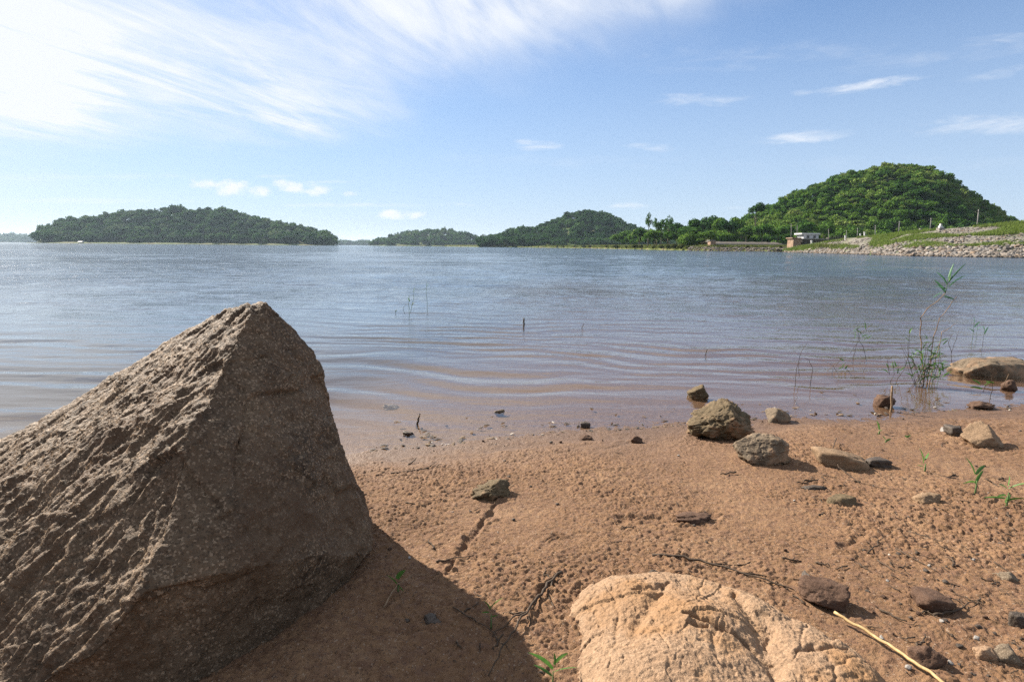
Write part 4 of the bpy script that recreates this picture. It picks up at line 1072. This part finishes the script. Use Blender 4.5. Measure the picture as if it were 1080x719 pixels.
# ------------------------------------------------------------------ dam
foot = [(828, 266, 160), (850, 266.5, 146), (865, 266.9, 138), (900, 268.2, 115), (930, 269.2, 102), (960, 270.1, 90), (1000, 270.8, 86), (1040, 271.4, 82), (1080, 271.8, 80), (1140, 272.5, 76), (1300, 275, 66), (1700, 280, 55)]
crest = [(828, 263.0, 163), (850, 259.5, 152), (865, 256.8, 147), (900, 251.2, 130), (930, 248.6, 120), (960, 245.2, 110), (1000, 241.6, 104), (1040, 238.5, 100), (1080, 234.8, 98), (1140, 230, 92), (1300, 220, 82), (1700, 190, 70)]
un = np.concatenate([np.linspace(828, 1140, 200), np.linspace(1145, 1700, 60)])
fD = np.interp(un, [a[0] for a in foot], [a[2] for a in foot]); cD = np.interp(un, [a[0] for a in crest], [a[2] for a in crest]); cv = np.interp(un, [a[0] for a in crest], [a[1] for a in crest])
FT = np.array([[at_y(u, 300, d)[0], d, 0] for u, d in zip(un, fD)]); CR_ = np.array([at_y(u, v, d) for u, v, d in zip(un, cv, cD)])
FT[:, 0] = [at_z(u, 270, 0)[0]*0+(at_y(u, 265, d)[0]) for u, d in zip(un, fD)]
CR_[:, 2] = np.maximum(CR_[:, 2], .5)
rows = []; ts = [-.12, -.03]+list(np.linspace(0, 1, 26))
for t in ts:
    P = FT+(CR_-FT)*t
    P[:, 2] = P[:, 2]+(.22*fbm2(P[:, 0], P[:, 1], .35, 3, 901))*(1 if 0 < t < 1 else .3)
    if t < 0: P[:, 2] = -1.2*(-t/.12)
    rows.append(P)
for off, dz in ((3, .02), (6, 0), (14, -2.5), (26, -4)):
    P = CR_.copy(); nrm = np.array([.15, 1.]); P[:, 0] += off*nrm[0]; P[:, 1] += off*nrm[1]; P[:, 2] = np.maximum(P[:, 2]+dz, .3); rows.append(P)
loft('dam_embankment', rows, MAT['damsoil'])
def dam_pt(i, t, jit=0):
    a = FT[i]; b = CR_[i]; p = a+(b-a)*t; return p
RT = []
for j in range(6):
    P, Fs = facet_rock(950+j, (1.0, .85, .7), 2, 9, 16, .02); RT.append((P, Fs))
rr = random.Random(31); rg = np.random.default_rng(77)
cand = []
NR = 5200
for _ in range(NR):
    i = rr.randrange(0, 215); 
    t = rr.random()**1.6 if rr.random() < .75 else rr.random()
    p = dam_pt(i, t*1.0)
    d = p[1]; size = (rr.uniform(.28, .72) if t < .42 else rr.uniform(.16, .42))*(1 if rr.random() < .93 else 1.5)
    gr = mnoise.noise(Vector((p[0]*.11, p[1]*.11, t*3)))
    if t > .40 and gr > -.04: continue
    cand.append((size/d, p, size, t, i))
cand.sort(key=lambda a: -a[0])
inview = [c for c in cand if un[c[4]] < 1084]
indiv = inview[:300]; ids = set(id(c) for c in indiv)
rprot = []
for n_, c in enumerate(indiv):
    _, p, size, t, i = c; j = n_ % 6
    if n_ < 6:
        o = mesh_np('riprap_rock', RT[j][0], RT[j][1], MAT['riprap'], smooth=False, attrs={'tint': np.zeros(len(RT[j][0]))}); rprot.append(o)
    else: o = rprot[j].copy(); col.objects.link(o)
    o.location = (p[0], p[1], p[2]+.12*size); o.scale = (size*rr.uniform(.8, 1.4), size*rr.uniform(.8, 1.2), size*rr.uniform(.7, 1.1)); o.rotation_euler = (rr.uniform(-.5, .5), rr.uniform(-.5, .5), rr.uniform(0, 6.28))
    set_props(o, 'large pale rock in the riprap along the foot of the dam slope', 'rock', 'riprap rocks on the dam slope')
VV = []; FF = []; TT = []; nb = 0
for c in cand:
    if id(c) in ids: continue
    _, p, size, t, i = c; P, Fs = RT[rr.randrange(6)]
    e = Matrix.Rotation(rr.uniform(0, 6.28), 3, 'Z') @ Matrix.Rotation(rr.uniform(-.5, .5), 3, 'X')
    q = (P*np.array([rr.uniform(.8, 1.4), rr.uniform(.8, 1.2), rr.uniform(.7, 1.1)])*size)@np.array(e).T+p+np.array([0, 0, .1*size])
    VV.append(q); FF.append(Fs+nb); nb += len(q); TT.append(np.full(len(q), rr.random()))
o = mesh_np('riprap', np.concatenate(VV), np.concatenate(FF), MAT['riprap'], smooth=False, attrs={'tint': np.concatenate(TT)})
set_props(o, 'smaller pale rubble stones spread over the dam slope', 'rubble', kind='stuff')
# grass on the dam: blades
VV = []; TT = []
for _ in range(9000):
    i = rr.randrange(0, 215); t = rr.uniform(.30, 1.02); p = dam_pt(i, t)
    gr = mnoise.noise(Vector((p[0]*.11, p[1]*.11, t*3)))
    if gr < (-.05 if t < .95 else -.3): continue
    for k in range(9):
        a = rr.uniform(0, 6.28); h_ = rr.uniform(.18, .5); w = .05; bx = p[0]+rr.gauss(0, .25); by_ = p[1]+rr.gauss(0, .25)
        lx, ly = rr.gauss(0, .16), rr.gauss(0, .16); ca, sa = math.cos(a)*w, math.sin(a)*w
        VV += [(bx-ca, by_-sa, p[2]-.05), (bx+ca, by_+sa, p[2]-.05), (bx+lx+ca*.3, by_+ly+sa*.3, p[2]+h_), (bx+lx-ca*.3, by_+ly-sa*.3, p[2]+h_)]
        TT += [rr.uniform(.5, 1)]*4
MAT['damgrass'] = foliage('dam_grass', [(0, (.045, .09, .015)), (.5, (.085, .15, .025)), (1, (.16, .2, .06))], .35)
o = mesh_np('grass', np.array(VV), np.arange(len(VV)).reshape(-1, 4), MAT['damgrass'], smooth=False, attrs={'tint': TT}); set_props(o, 'bright green grass growing in strips over the dam slope', 'grass', kind='stuff')
# grass on far bank
VV = []; TT = []
for _ in range(5000):
    j = rr.randrange(0, len(us)); u = us[j]; off = rr.uniform(1, 40)
    if u > 735: off = rr.uniform(3, 9)
    D = Ds[j]+off*(1+Ds[j]/600.); q = at_y(u+rr.uniform(-1, 1), 262, D); z = float(np.interp(off, [0, 2, 5, 12, 25, 45], [.1, .55, .85, 1.2, 1.9, 2.6]))
    if u > 738: z = 1.55
    for k in range(4):
        a = rr.uniform(0, 3.14); w = .0006*D; h_ = rr.uniform(.3, .8); bx = q[0]+rr.gauss(0, .5); by_ = D+rr.gauss(0, .5); ca, sa = math.cos(a)*w, math.sin(a)*w; lx = rr.gauss(0, .2)
        VV += [(bx-ca, by_-sa, z-.2), (bx+ca, by_+sa, z-.2), (bx+lx+ca*.3, by_+sa*.3, z+h_), (bx+lx-ca*.3, by_-sa*.3, z+h_)]; TT += [rr.uniform(.2, 1)]*4
MAT['bankgrass'] = foliage('bank_grass', [(0, (.05, .075, .02)), (.5, (.09, .12, .03)), (1, (.15, .16, .06))], .3)
o = mesh_np('grass', np.array(VV), np.arange(len(VV)).reshape(-1, 4), MAT['bankgrass'], smooth=False, attrs={'tint': TT}); set_props(o, 'rough grass along the far grassy bank', 'grass', kind='stuff')

# stones under the spillway
VV = []; FF = []; TT = []; nb = 0
for _ in range(760):
    u = rr.uniform(725, 868); j = int(np.argmin(abs(us-u))); off = rr.uniform(-.4, 5); D = Ds[j]+off; q = at_y(u, 262, D)
    P, Fs = RT[rr.randrange(6)]; size = rr.uniform(.25, .75); z = np.interp(off, [0, .5, 2, 5], [.05, .4, .95, 1.5])
    VV.append(P*size*np.array([1.3, 1, .8])+np.array([q[0], D, z])); FF.append(Fs+nb); nb += len(P); TT.append(np.full(len(P), rr.random()))
o = mesh_np('riprap', np.concatenate(VV), np.concatenate(FF), MAT['riprap'], smooth=False, attrs={'tint': np.concatenate(TT)})
set_props(o, 'brown stone edging between the water and the spillway wall', 'rubble', kind='stuff')

# ------------------------------------------------------------------ structures at the dam
def box_px(mb, u0, u1, v0, v1, D, depth, T0=None, org=Vector((0, 0, 0))):
    a = at_y(u0, v1, D); b = at_y(u1, v0, D); zc0 = at_y((u0+u1)/2, v1, D)[2]; zc1 = at_y((u0+u1)/2, v0, D)[2]
    mb.box(a[0]-org.x, b[0]-org.x, D-org.y, D+depth-org.y, zc0-org.z, zc1-org.z)
# spillway wall
D = 205.0
root = empty('spillway_wall', (at_y(795, 262, D)[0], D, 0)); org = Vector(root.location); set_props(root, 'long low concrete spillway wall between two masonry piers', 'wall')
mb = MB(); box_px(mb, 755.2, 836, 258.8, 263.5, D+.6, 2, org=org); mb.build('base', MAT['darkwall'], root, False)
mb = MB(); box_px(mb, 755.2, 836, 257.2, 258.6, D, 3.2, org=org); mb.build('coping', MAT['concrete'], root, False)
mb = MB()
a = at_y(756, 257.2, D); b = at_y(835.5, 257.2, D)
n = 24
for i in range(n+1):
    x = a[0]+(b[0]-a[0])*i/n
    for (yo, zo) in ((3.3, a[2]), (7, a[2]+.25), (14, a[2]+.95+.25*mnoise.noise(Vector((i*.7, 0, 0)))), (22, a[2]+.2)): mb.V.append((x-org.x, D+yo-org.y, zo-.03*i/n-org.z))
for i in range(n):
    for k in range(3): mb.F.append((i*4+k, (i+1)*4+k, (i+1)*4+k+1, i*4+k+1))
mb.build('apron', MAT['darkwall'], root, False)
root = empty('pier', (at_y(752, 262, D)[0], D, 0)); org = Vector(root.location); set_props(root, 'brown masonry pier at the left end of the spillway wall', 'pier', 'piers of the spillway')
mb = MB(); box_px(mb, 749, 755, 254, 263, D-.3, 3, org=org); mb.build('shaft', MAT['tanstone'], root, False)
mb = MB(); box_px(mb, 748.6, 755.4, 253.2, 254, D-.5, 3.4, org=org); mb.build('cap', MAT['concrete'], root, False)
D2 = 185.0
root = empty('pier', (at_y(841, 262, D2)[0], D2, 0)); org = Vector(root.location); set_props(root, 'pale tan masonry pier at the right end of the spillway wall', 'pier', 'piers of the spillway')
mb = MB(); box_px(mb, 836, 845.2, 251.6, 263, D2, 4, org=org); mb.build('shaft', MAT['tanstone'], root, False)
mb = MB(); box_px(mb, 835.7, 845.5, 250.6, 251.6, D2-.2, 4.4, org=org); mb.build('cap', MAT['tanstone'], root, False)
root = empty('retaining_wall', (at_y(855, 262, D2)[0], D2+2, 0)); org = Vector(root.location); set_props(root, 'dark retaining wall under the small white building', 'wall')
mb = MB(); box_px(mb, 845.2, 868, 252.6, 264, D2+2, 3, org=org); mb.build('masonry', MAT['darkwall'], root, False)
mb = MB(); box_px(mb, 845.2, 875, 251.7, 252.6, D2+1.8, 3.4, org=org); mb.build('coping', MAT['concrete'], root, False)
# white gatehouse
D3 = 191.0
root = empty('gatehouse', (at_y(855, 252, D3)[0], D3, at_y(855, 252, D3)[2])); org = Vector(root.location); set_props(root, 'small white flat-roofed building with two windows at the end of the dam', 'building')
mb = MB(); box_px(mb, 847.2, 863.6, 247.3, 252.5, D3, 4, org=org); mb.build('wall', MAT['whitewall'], root, False)
mb = MB(); box_px(mb, 845.4, 865.2, 245.8, 247.3, D3-.5, 5, org=org); mb.build('roof', MAT['whitewall'], root, False)
for u in (850.8, 857.8):
    mb = MB(); box_px(mb, u, u+2.8, 248.6, 250.8, D3-.03, .06, org=org); w = mb.build('window', MAT['window'], root, False)
    mb = MB(); box_px(mb, u-.3, u+3.1, 250.8, 251.15, D3-.12, .2, org=org); mb.build('sill', MAT['concrete'], w, False)
# footbridge with posts
root = empty('footbridge', (at_y(884, 250, D3)[0], D3, at_y(884, 250, D3)[2])); org = Vector(root.location); set_props(root, 'dark footbridge deck with railing right of the small white building', 'bridge')
mb = MB(); box_px(mb, 874, 894, 250.6, 251.8, D3, 1.6, org=org); mb.build('deck', MAT['iron'], root, False)
mb = MB(); box_px(mb, 874, 894, 248.3, 248.7, D3, .1, org=org); mb.build('rail', MAT['iron'], root, False)
for u in np.linspace(874.3, 893.5, 9):
    mb = MB(); box_px(mb, u-.12, u+.12, 248.7, 250.6, D3, .1, org=org); mb.build('post', MAT['iron'], root, False)
# white posts
def marker(u, vb, vt, D, wpx, label, lean=0, cat='post', mat='whitewall'):
    b = at_y(u, vb, D); t = at_y(u+lean, vt, D); H = t[2]-b[2]; r = wpx*D/FPX/2
    root = empty('marker_post', b); set_props(root, label, cat)
    T_ = Matrix.Rotation(math.atan2(t[0]-b[0], H), 4, 'Y')
    mb = MB(); mb.box(-r, r, -r, r, -.4, H*.86, T_); mb.build('shaft', MAT[mat], root, False)
    mb = MB(); mb.box(-r*1.35, r*1.35, -r*1.35, r*1.35, H*.86, H, T_); mb.build('cap', MAT[mat], root, False)
marker(856, 260.5, 253.6, 170, 1.2, 'white post standing at the water end of the dark retaining wall', mat='whitewall')
marker(841, 263, 259.5, 172, 1.0, 'short white post below the pale tan pier')
marker(907.4, 249.8, 246.3, 128, .9, 'left one of two small white posts near the left end of the dam crest')
marker(911.8, 249.2, 244.6, 127, 1.0, 'right one of two small white posts near the left end of the dam crest')
marker(891.5, 252.5, 248.3, 134, .9, 'small white post just right of the dark footbridge')
marker(970, 245.5, 241, 109, 1.7, 'leaning pale marker stone on the dam crest', lean=1.2, mat='concrete')
b = at_y(991.5, 243, 105); root = empty('monument', b); set_props(root, 'stepped white concrete survey monument on the dam crest', 'monument')
k = 105/FPX
mb = MB(); mb.box(-2.6*k, 2.8*k, -.4, .4, -.3, 2.6*k); mb.build('base', MAT['concrete'], root, False)
mb = MB(); mb.box(-1.6*k, 1.2*k, -.25, .25, 2.6*k, 4.6*k); mb.box(1.4*k, 2.6*k, -.2, .2, 2.6*k, 3.9*k); mb.build('pillar', MAT['whitewall'], root, False)
mb = MB(); mb.box(-.9*k, .7*k, -.15, .15, 4.6*k, 6.8*k); mb.build('cap', MAT['whitewall'], root, False)
# utility poles
def pole(u, vb, vt, D, label, lean=0, arm=True):
    b = at_y(u, vb, D); t = at_y(u+lean, vt, D); H = t[2]-b[2]
    root = empty('utility_pole', b); set_props(root, label, 'utility pole', 'utility poles behind the dam')
    dx = t[0]-b[0]
    mb = MB(); mb.tube([(0, 0, -2.5), (dx*.5, 0, H*.5), (dx, 0, H)], [.11, .09, .07], 8); mb.build('shaft', MAT['pole'], root)
    if arm:
        mb = MB(); mb.box(dx-.55, dx+.55, -.05, .05, H-.45, H-.33); mb.build('crossarm', MAT['iron'], root, False)
pole(834.5, 254, 236, 205, 'leftmost utility pole, taller of the pair left of the white building')
pole(840.8, 251, 237.5, 215, 'second utility pole, right one of the pair left of the white building')
pole(874, 251.5, 241.5, 200, 'utility pole rising right of the small white building')
pole(892.8, 251.5, 243, 190, 'utility pole above the right end of the footbridge')
pole(904.5, 250.5, 240.5, 160, 'utility pole just left of the two small white posts')
pole(923.2, 249.5, 237.5, 155, 'utility pole right of the two small white posts')
pole(948, 246, 233.4, 150, 'utility pole midway between the white posts and the leaning marker stone', lean=.6)
pole(981, 243.5, 230, 146, 'utility pole between the leaning marker stone and the white monument', lean=1)
pole(1030.5, 240.5, 221, 122, 'rightmost and tallest looking utility pole, leaning slightly right', lean=1.6)
# hut on the island shore
root = empty('hut', (at_y(84, 255, 955)[0], 955, .6)); set_props(root, 'tiny white-roofed hut on the shore of the left island', 'hut'); k = 955/FPX
mb = MB(); mb.box(-1.7*k, 1.7*k, 0, 6, 0, 1.1*k); mb.build('wall', MAT['darkwall'], root, False)
mb = MB(); mb.V = [(-2.3*k, -1, 1.0*k), (2.3*k, -1, 1.0*k), (2.3*k, 3, 1.9*k), (-2.3*k, 3, 1.9*k), (-2.3*k, 7, 1.0*k), (2.3*k, 7, 1.0*k)]; mb.F = [(0, 1, 2, 3), (3, 2, 5, 4), (0, 3, 4), (1, 5, 2), (0, 4, 5, 1)]
mb.build('roof', MAT['whitewall'], root, False)

# ------------------------------------------------------------------ light and sky
AZ = 50.0; EL = 34.0     # azimuth left of forward (+Y)
S = Vector((-math.sin(R(AZ))*math.cos(R(EL)), math.cos(R(AZ))*math.cos(R(EL)), math.sin(R(EL))))
sun_d = bpy.data.lights.new('sun', 'SUN'); sun_d.energy = 5.0; sun_d.angle = R(.5); sun_d.color = (1, .9, .77)
sun = bpy.data.objects.new('sun', sun_d); col.objects.link(sun); sun.rotation_euler = (-S).to_track_quat('-Z', 'Y').to_euler(); sun.location = (-20, 15, 30)
w = bpy.data.worlds.new('World'); scene.world = w; w.use_nodes = True; nt = w.node_tree; nt.nodes.clear()
class W(Mat):
    def __init__(s): s.nt = nt
m = W()
sky = m.n('ShaderNodeTexSky'); sky.sky_type = 'NISHITA'; sky.sun_disc = False; sky.sun_elevation = R(EL); sky.sun_rotation = R(-AZ)
sky.air_density = 1.0; sky.dust_density = .15; sky.ozone_density = 2.2; sky.altitude = 0
tc = m.n('ShaderNodeTexCoord').outputs['Generated']
def vdot(v3, src=None):
    nd = m.n('ShaderNodeVectorMath', operation='DOT_PRODUCT'); m.l(src or tc, nd.inputs[0]); nd.inputs[1].default_value = tuple(map(float, v3)); return nd.outputs['Value']
def sm(x, a, b):
    nd = m.n('ShaderNodeMapRange', interpolation_type='SMOOTHSTEP'); m.l(x, nd.inputs[0]); nd.inputs[1].default_value = a; nd.inputs[2].default_value = b; nd.inputs[3].default_value = 0; nd.inputs[4].default_value = 1; return nd.outputs[0]
zc = m.sep(tc)[2]
den = m.math('ADD', m.math('MAXIMUM', zc, 0.0), .06)
pr = m.n('ShaderNodeVectorMath', operation='DIVIDE'); cb = m.n('ShaderNodeCombineXYZ'); [m.l(den, cb.inputs[i]) for i in range(3)]
m.l(tc, pr.inputs[0]); m.l(cb.outputs[0], pr.inputs[1]); cp = pr.outputs[0]
def mapn(src, rot, sc, loc=(0, 0, 0)):
    nd = m.n('ShaderNodeMapping'); m.l(src, nd.inputs[0]); nd.inputs['Rotation'].default_value = (0, 0, R(rot)); nd.inputs['Scale'].default_value = sc; nd.inputs['Location'].default_value = loc; return nd.outputs[0]
def mapt(src, rot, sc):
    nd = m.n('ShaderNodeMapping', vector_type='TEXTURE'); m.l(src, nd.inputs[0]); nd.inputs['Rotation'].default_value = (0, 0, R(rot)); nd.inputs['Scale'].default_value = sc; return nd.outputs[0]
# big cirrus sheet, upper left: half spaces through the camera
def plane(p0, p1):
    n_ = np.cross(ray(*p0), ray(*p1)); n_ /= np.linalg.norm(n_); 
    if n_[2] < 0: n_ = -n_
    return vdot(n_)
wp = m.n('ShaderNodeTexNoise'); wp.inputs['Scale'].default_value = 2.2; wp.inputs['Detail'].default_value = 6; m.l(mapn(tc, 0, (1, 1, 2)), wp.inputs['Vector'])
wob = m.math('MULTIPLY', m.math('SUBTRACT', wp.outputs['Fac'], .5), .28)
streak = m.noise(1.0, 9, .62, mapt(cp, 58, (2.6, .75, 1)), .9)
streak2 = m.noise(1.0, 8, .66, mapt(cp, 72, (1.1, .26, 1)), .7)
mA = sm(m.math('ADD', plane((0, 175), (520, 95)), wob), -.05, .17)
mB_ = sm(m.math('ADD', plane((400, 175), (1010, -50)), wob), -.04, .15)
mC = m.math('MULTIPLY', mA, mB_)
dens = m.math('MULTIPLY', mC, sm(m.math('ADD', m.math('MULTIPLY', streak, .65), m.math('MULTIPLY', streak2, .4)), .38, .66))
# brighter band ending near (400,120)
mD = m.math('MULTIPLY', sm(m.math('ADD', plane((0, 150), (430, 130)), m.math('MULTIPLY', wob, .6)), -.03, .05), sm(m.math('ADD', m.math('MULTIPLY', plane((-100, -60), (470, 150)), -1), m.math('MULTIPLY', wob, .5)), -.05, .1))
dens2 = m.math('MULTIPLY', mD, sm(m.math('ADD', m.math('MULTIPLY', streak, .45), m.math('MULTIPLY', streak2, .6)), .36, .66))
# veil low left
veil = m.math('MULTIPLY', sm(vdot((-.9, .42, .05)), .72, 1.02), sm(m.noise(2.0, 6, .6, mapn(tc, 0, (1, 1, 4))), .3, .75))
total = m.math('ADD', m.math('ADD', m.math('MULTIPLY', dens, .72), m.math('MULTIPLY', mC, .34)), m.math('MULTIPLY', dens2, 1.0))
total = m.math('ADD', total, m.math('MULTIPLY', veil, .4), True)
# single clouds
cn = m.noise(11, 9, .66, mapn(tc, 0, (1, 1, 4.5)), .5); cn2 = m.noise(26, 7, .62, mapn(tc, 0, (1, 1, 1.6)))
def wisp(u, v, wpx, hpx, dens_, slope=0, puffy=False):
    c = ray(u, v); c = c/np.linalg.norm(c); e1 = ray(u+10, v-10*slope)-ray(u-10, v+10*slope); e1 -= c*np.dot(e1, c); e1 /= np.linalg.norm(e1); e2 = np.cross(e1, c); e2 *= np.sign(e2[2])
    kk = math.hypot(1, math.hypot((u-540)/FPX, (359.5-v)/FPX))
    a = m.math('DIVIDE', m.math('ADD', vdot(e1), 0), wpx/FPX/kk*.6); b = m.math('DIVIDE', vdot(e2), hpx/FPX/kk*.6)
    r = m.math('ADD', m.math('MULTIPLY', a, a), m.math('MULTIPLY', b, b))
    if puffy:
        f_ = sm(m.math('ADD', m.math('SUBTRACT', .75, m.math('MULTIPLY', r, .55)), m.math('MULTIPLY', m.math('SUBTRACT', cn2, .5), 3.2)), .15, 1.1)
    else:
        f_ = sm(m.math('ADD', m.math('SUBTRACT', .55, m.math('MULTIPLY', r, .6)), m.math('MULTIPLY', m.math('SUBTRACT', cn, .5), 3.4)), 0, 1.5)
    front = m.math('GREATER_THAN', vdot(c), .5)
    return m.math('MULTIPLY', m.math('MULTIPLY', f_, front), dens_)
for a in [(912, 90, 92, 12, .9, .16), (742, 105, 100, 13, .6, .0), (845, 99, 26, 8, .5, 0), (563, 154, 56, 11, .9, -.05), (675, 154, 74, 10, .9, -.05), (835, 144, 120, 12, .85, .05), (1045, 130, 130, 20, .75, .06), (790, 60, 260, 26, .2, .1), (985, 60, 200, 20, .25, .15),
          (1045, 42, 90, 10, .3, .12), (1055, 78, 70, 10, .35, .2), (245, 197, 66, 16, 1, -.1, True), (317, 198, 50, 12, 1, -.1, True), (374, 204, 26, 6, .9, 0, True), (400, 216, 170, 5, .75, 0), (420, 227, 46, 9, 1, 0, True),
          (560, 170, 300, 16, .12, 0), (345, 192, 60, 3, .5, 0), (665, 217, 60, 6, .7, 0), (765, 219, 50, 4, .3, 0), (150, 186, 200, 8, .4, 0), (95, 212, 160, 6, .45, 0), (285, 186, 40, 4, .5, 0), (930, 172, 260, 14, .12, 0)]:
    total = m.math('ADD', total, wisp(*a), True)
mixc = m.n('ShaderNodeMix', data_type='RGBA'); m.l(total, mixc.inputs[0]); 
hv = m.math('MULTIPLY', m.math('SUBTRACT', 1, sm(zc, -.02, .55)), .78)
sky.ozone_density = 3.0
hv = m.math('MULTIPLY', hv, m.math('ADD', .12, m.math('MULTIPLY', sm(vdot((0, 1, 0)), -.35, .55), .88)))  # veil thinned in the unseen sky behind the camera, to lower fill on shaded sides
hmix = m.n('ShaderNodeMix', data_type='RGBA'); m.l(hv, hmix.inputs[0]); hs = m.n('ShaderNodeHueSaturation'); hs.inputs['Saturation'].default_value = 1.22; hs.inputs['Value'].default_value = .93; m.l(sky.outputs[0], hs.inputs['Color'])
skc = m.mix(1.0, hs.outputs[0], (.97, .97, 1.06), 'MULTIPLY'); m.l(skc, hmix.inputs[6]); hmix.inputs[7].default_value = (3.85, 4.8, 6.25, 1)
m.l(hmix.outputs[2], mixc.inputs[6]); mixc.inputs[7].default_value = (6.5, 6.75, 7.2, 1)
CLOUD = mixc
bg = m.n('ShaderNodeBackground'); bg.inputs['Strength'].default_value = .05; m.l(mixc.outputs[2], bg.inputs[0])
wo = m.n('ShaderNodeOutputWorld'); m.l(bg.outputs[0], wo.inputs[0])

# haze
HAZE = .00006
mb = MB(); mb.box(-8500, 8500, -400, 8500, -9, 110)
hz_ = mb.build('haze', None, smooth=False); set_props(hz_, kind='stuff')
hm = bpy.data.materials.new('haze'); hm.use_nodes = True; hm.node_tree.nodes.clear()
vo = hm.node_tree.nodes.new('ShaderNodeVolumePrincipled'); ou = hm.node_tree.nodes.new('ShaderNodeOutputMaterial'); hm.node_tree.links.new(vo.outputs[0], ou.inputs['Volume'])
vo.inputs['Color'].default_value = (.62, .8, 1, 1); vo.inputs['Density'].default_value = HAZE; vo.inputs['Anisotropy'].default_value = .2
hz_.data.materials.append(hm)

vs = scene.view_settings; vs.view_transform = 'Standard'; vs.look = 'None'; vs.exposure = 1.52; vs.gamma = 1; vs.use_curve_mapping = False
scene.render.film_transparent = False
cy = scene.cycles
cy.use_denoising = False; cy.denoiser = 'OPENIMAGEDENOISE'
cy.max_bounces = 8; cy.transparent_max_bounces = 12; cy.volume_bounces = 0; cy.glossy_bounces = 3; cy.diffuse_bounces = 3
cy.sample_clamp_direct = 3.0; cy.sample_clamp_indirect = 2.0
cy.caustics_reflective = False; cy.caustics_refractive = False
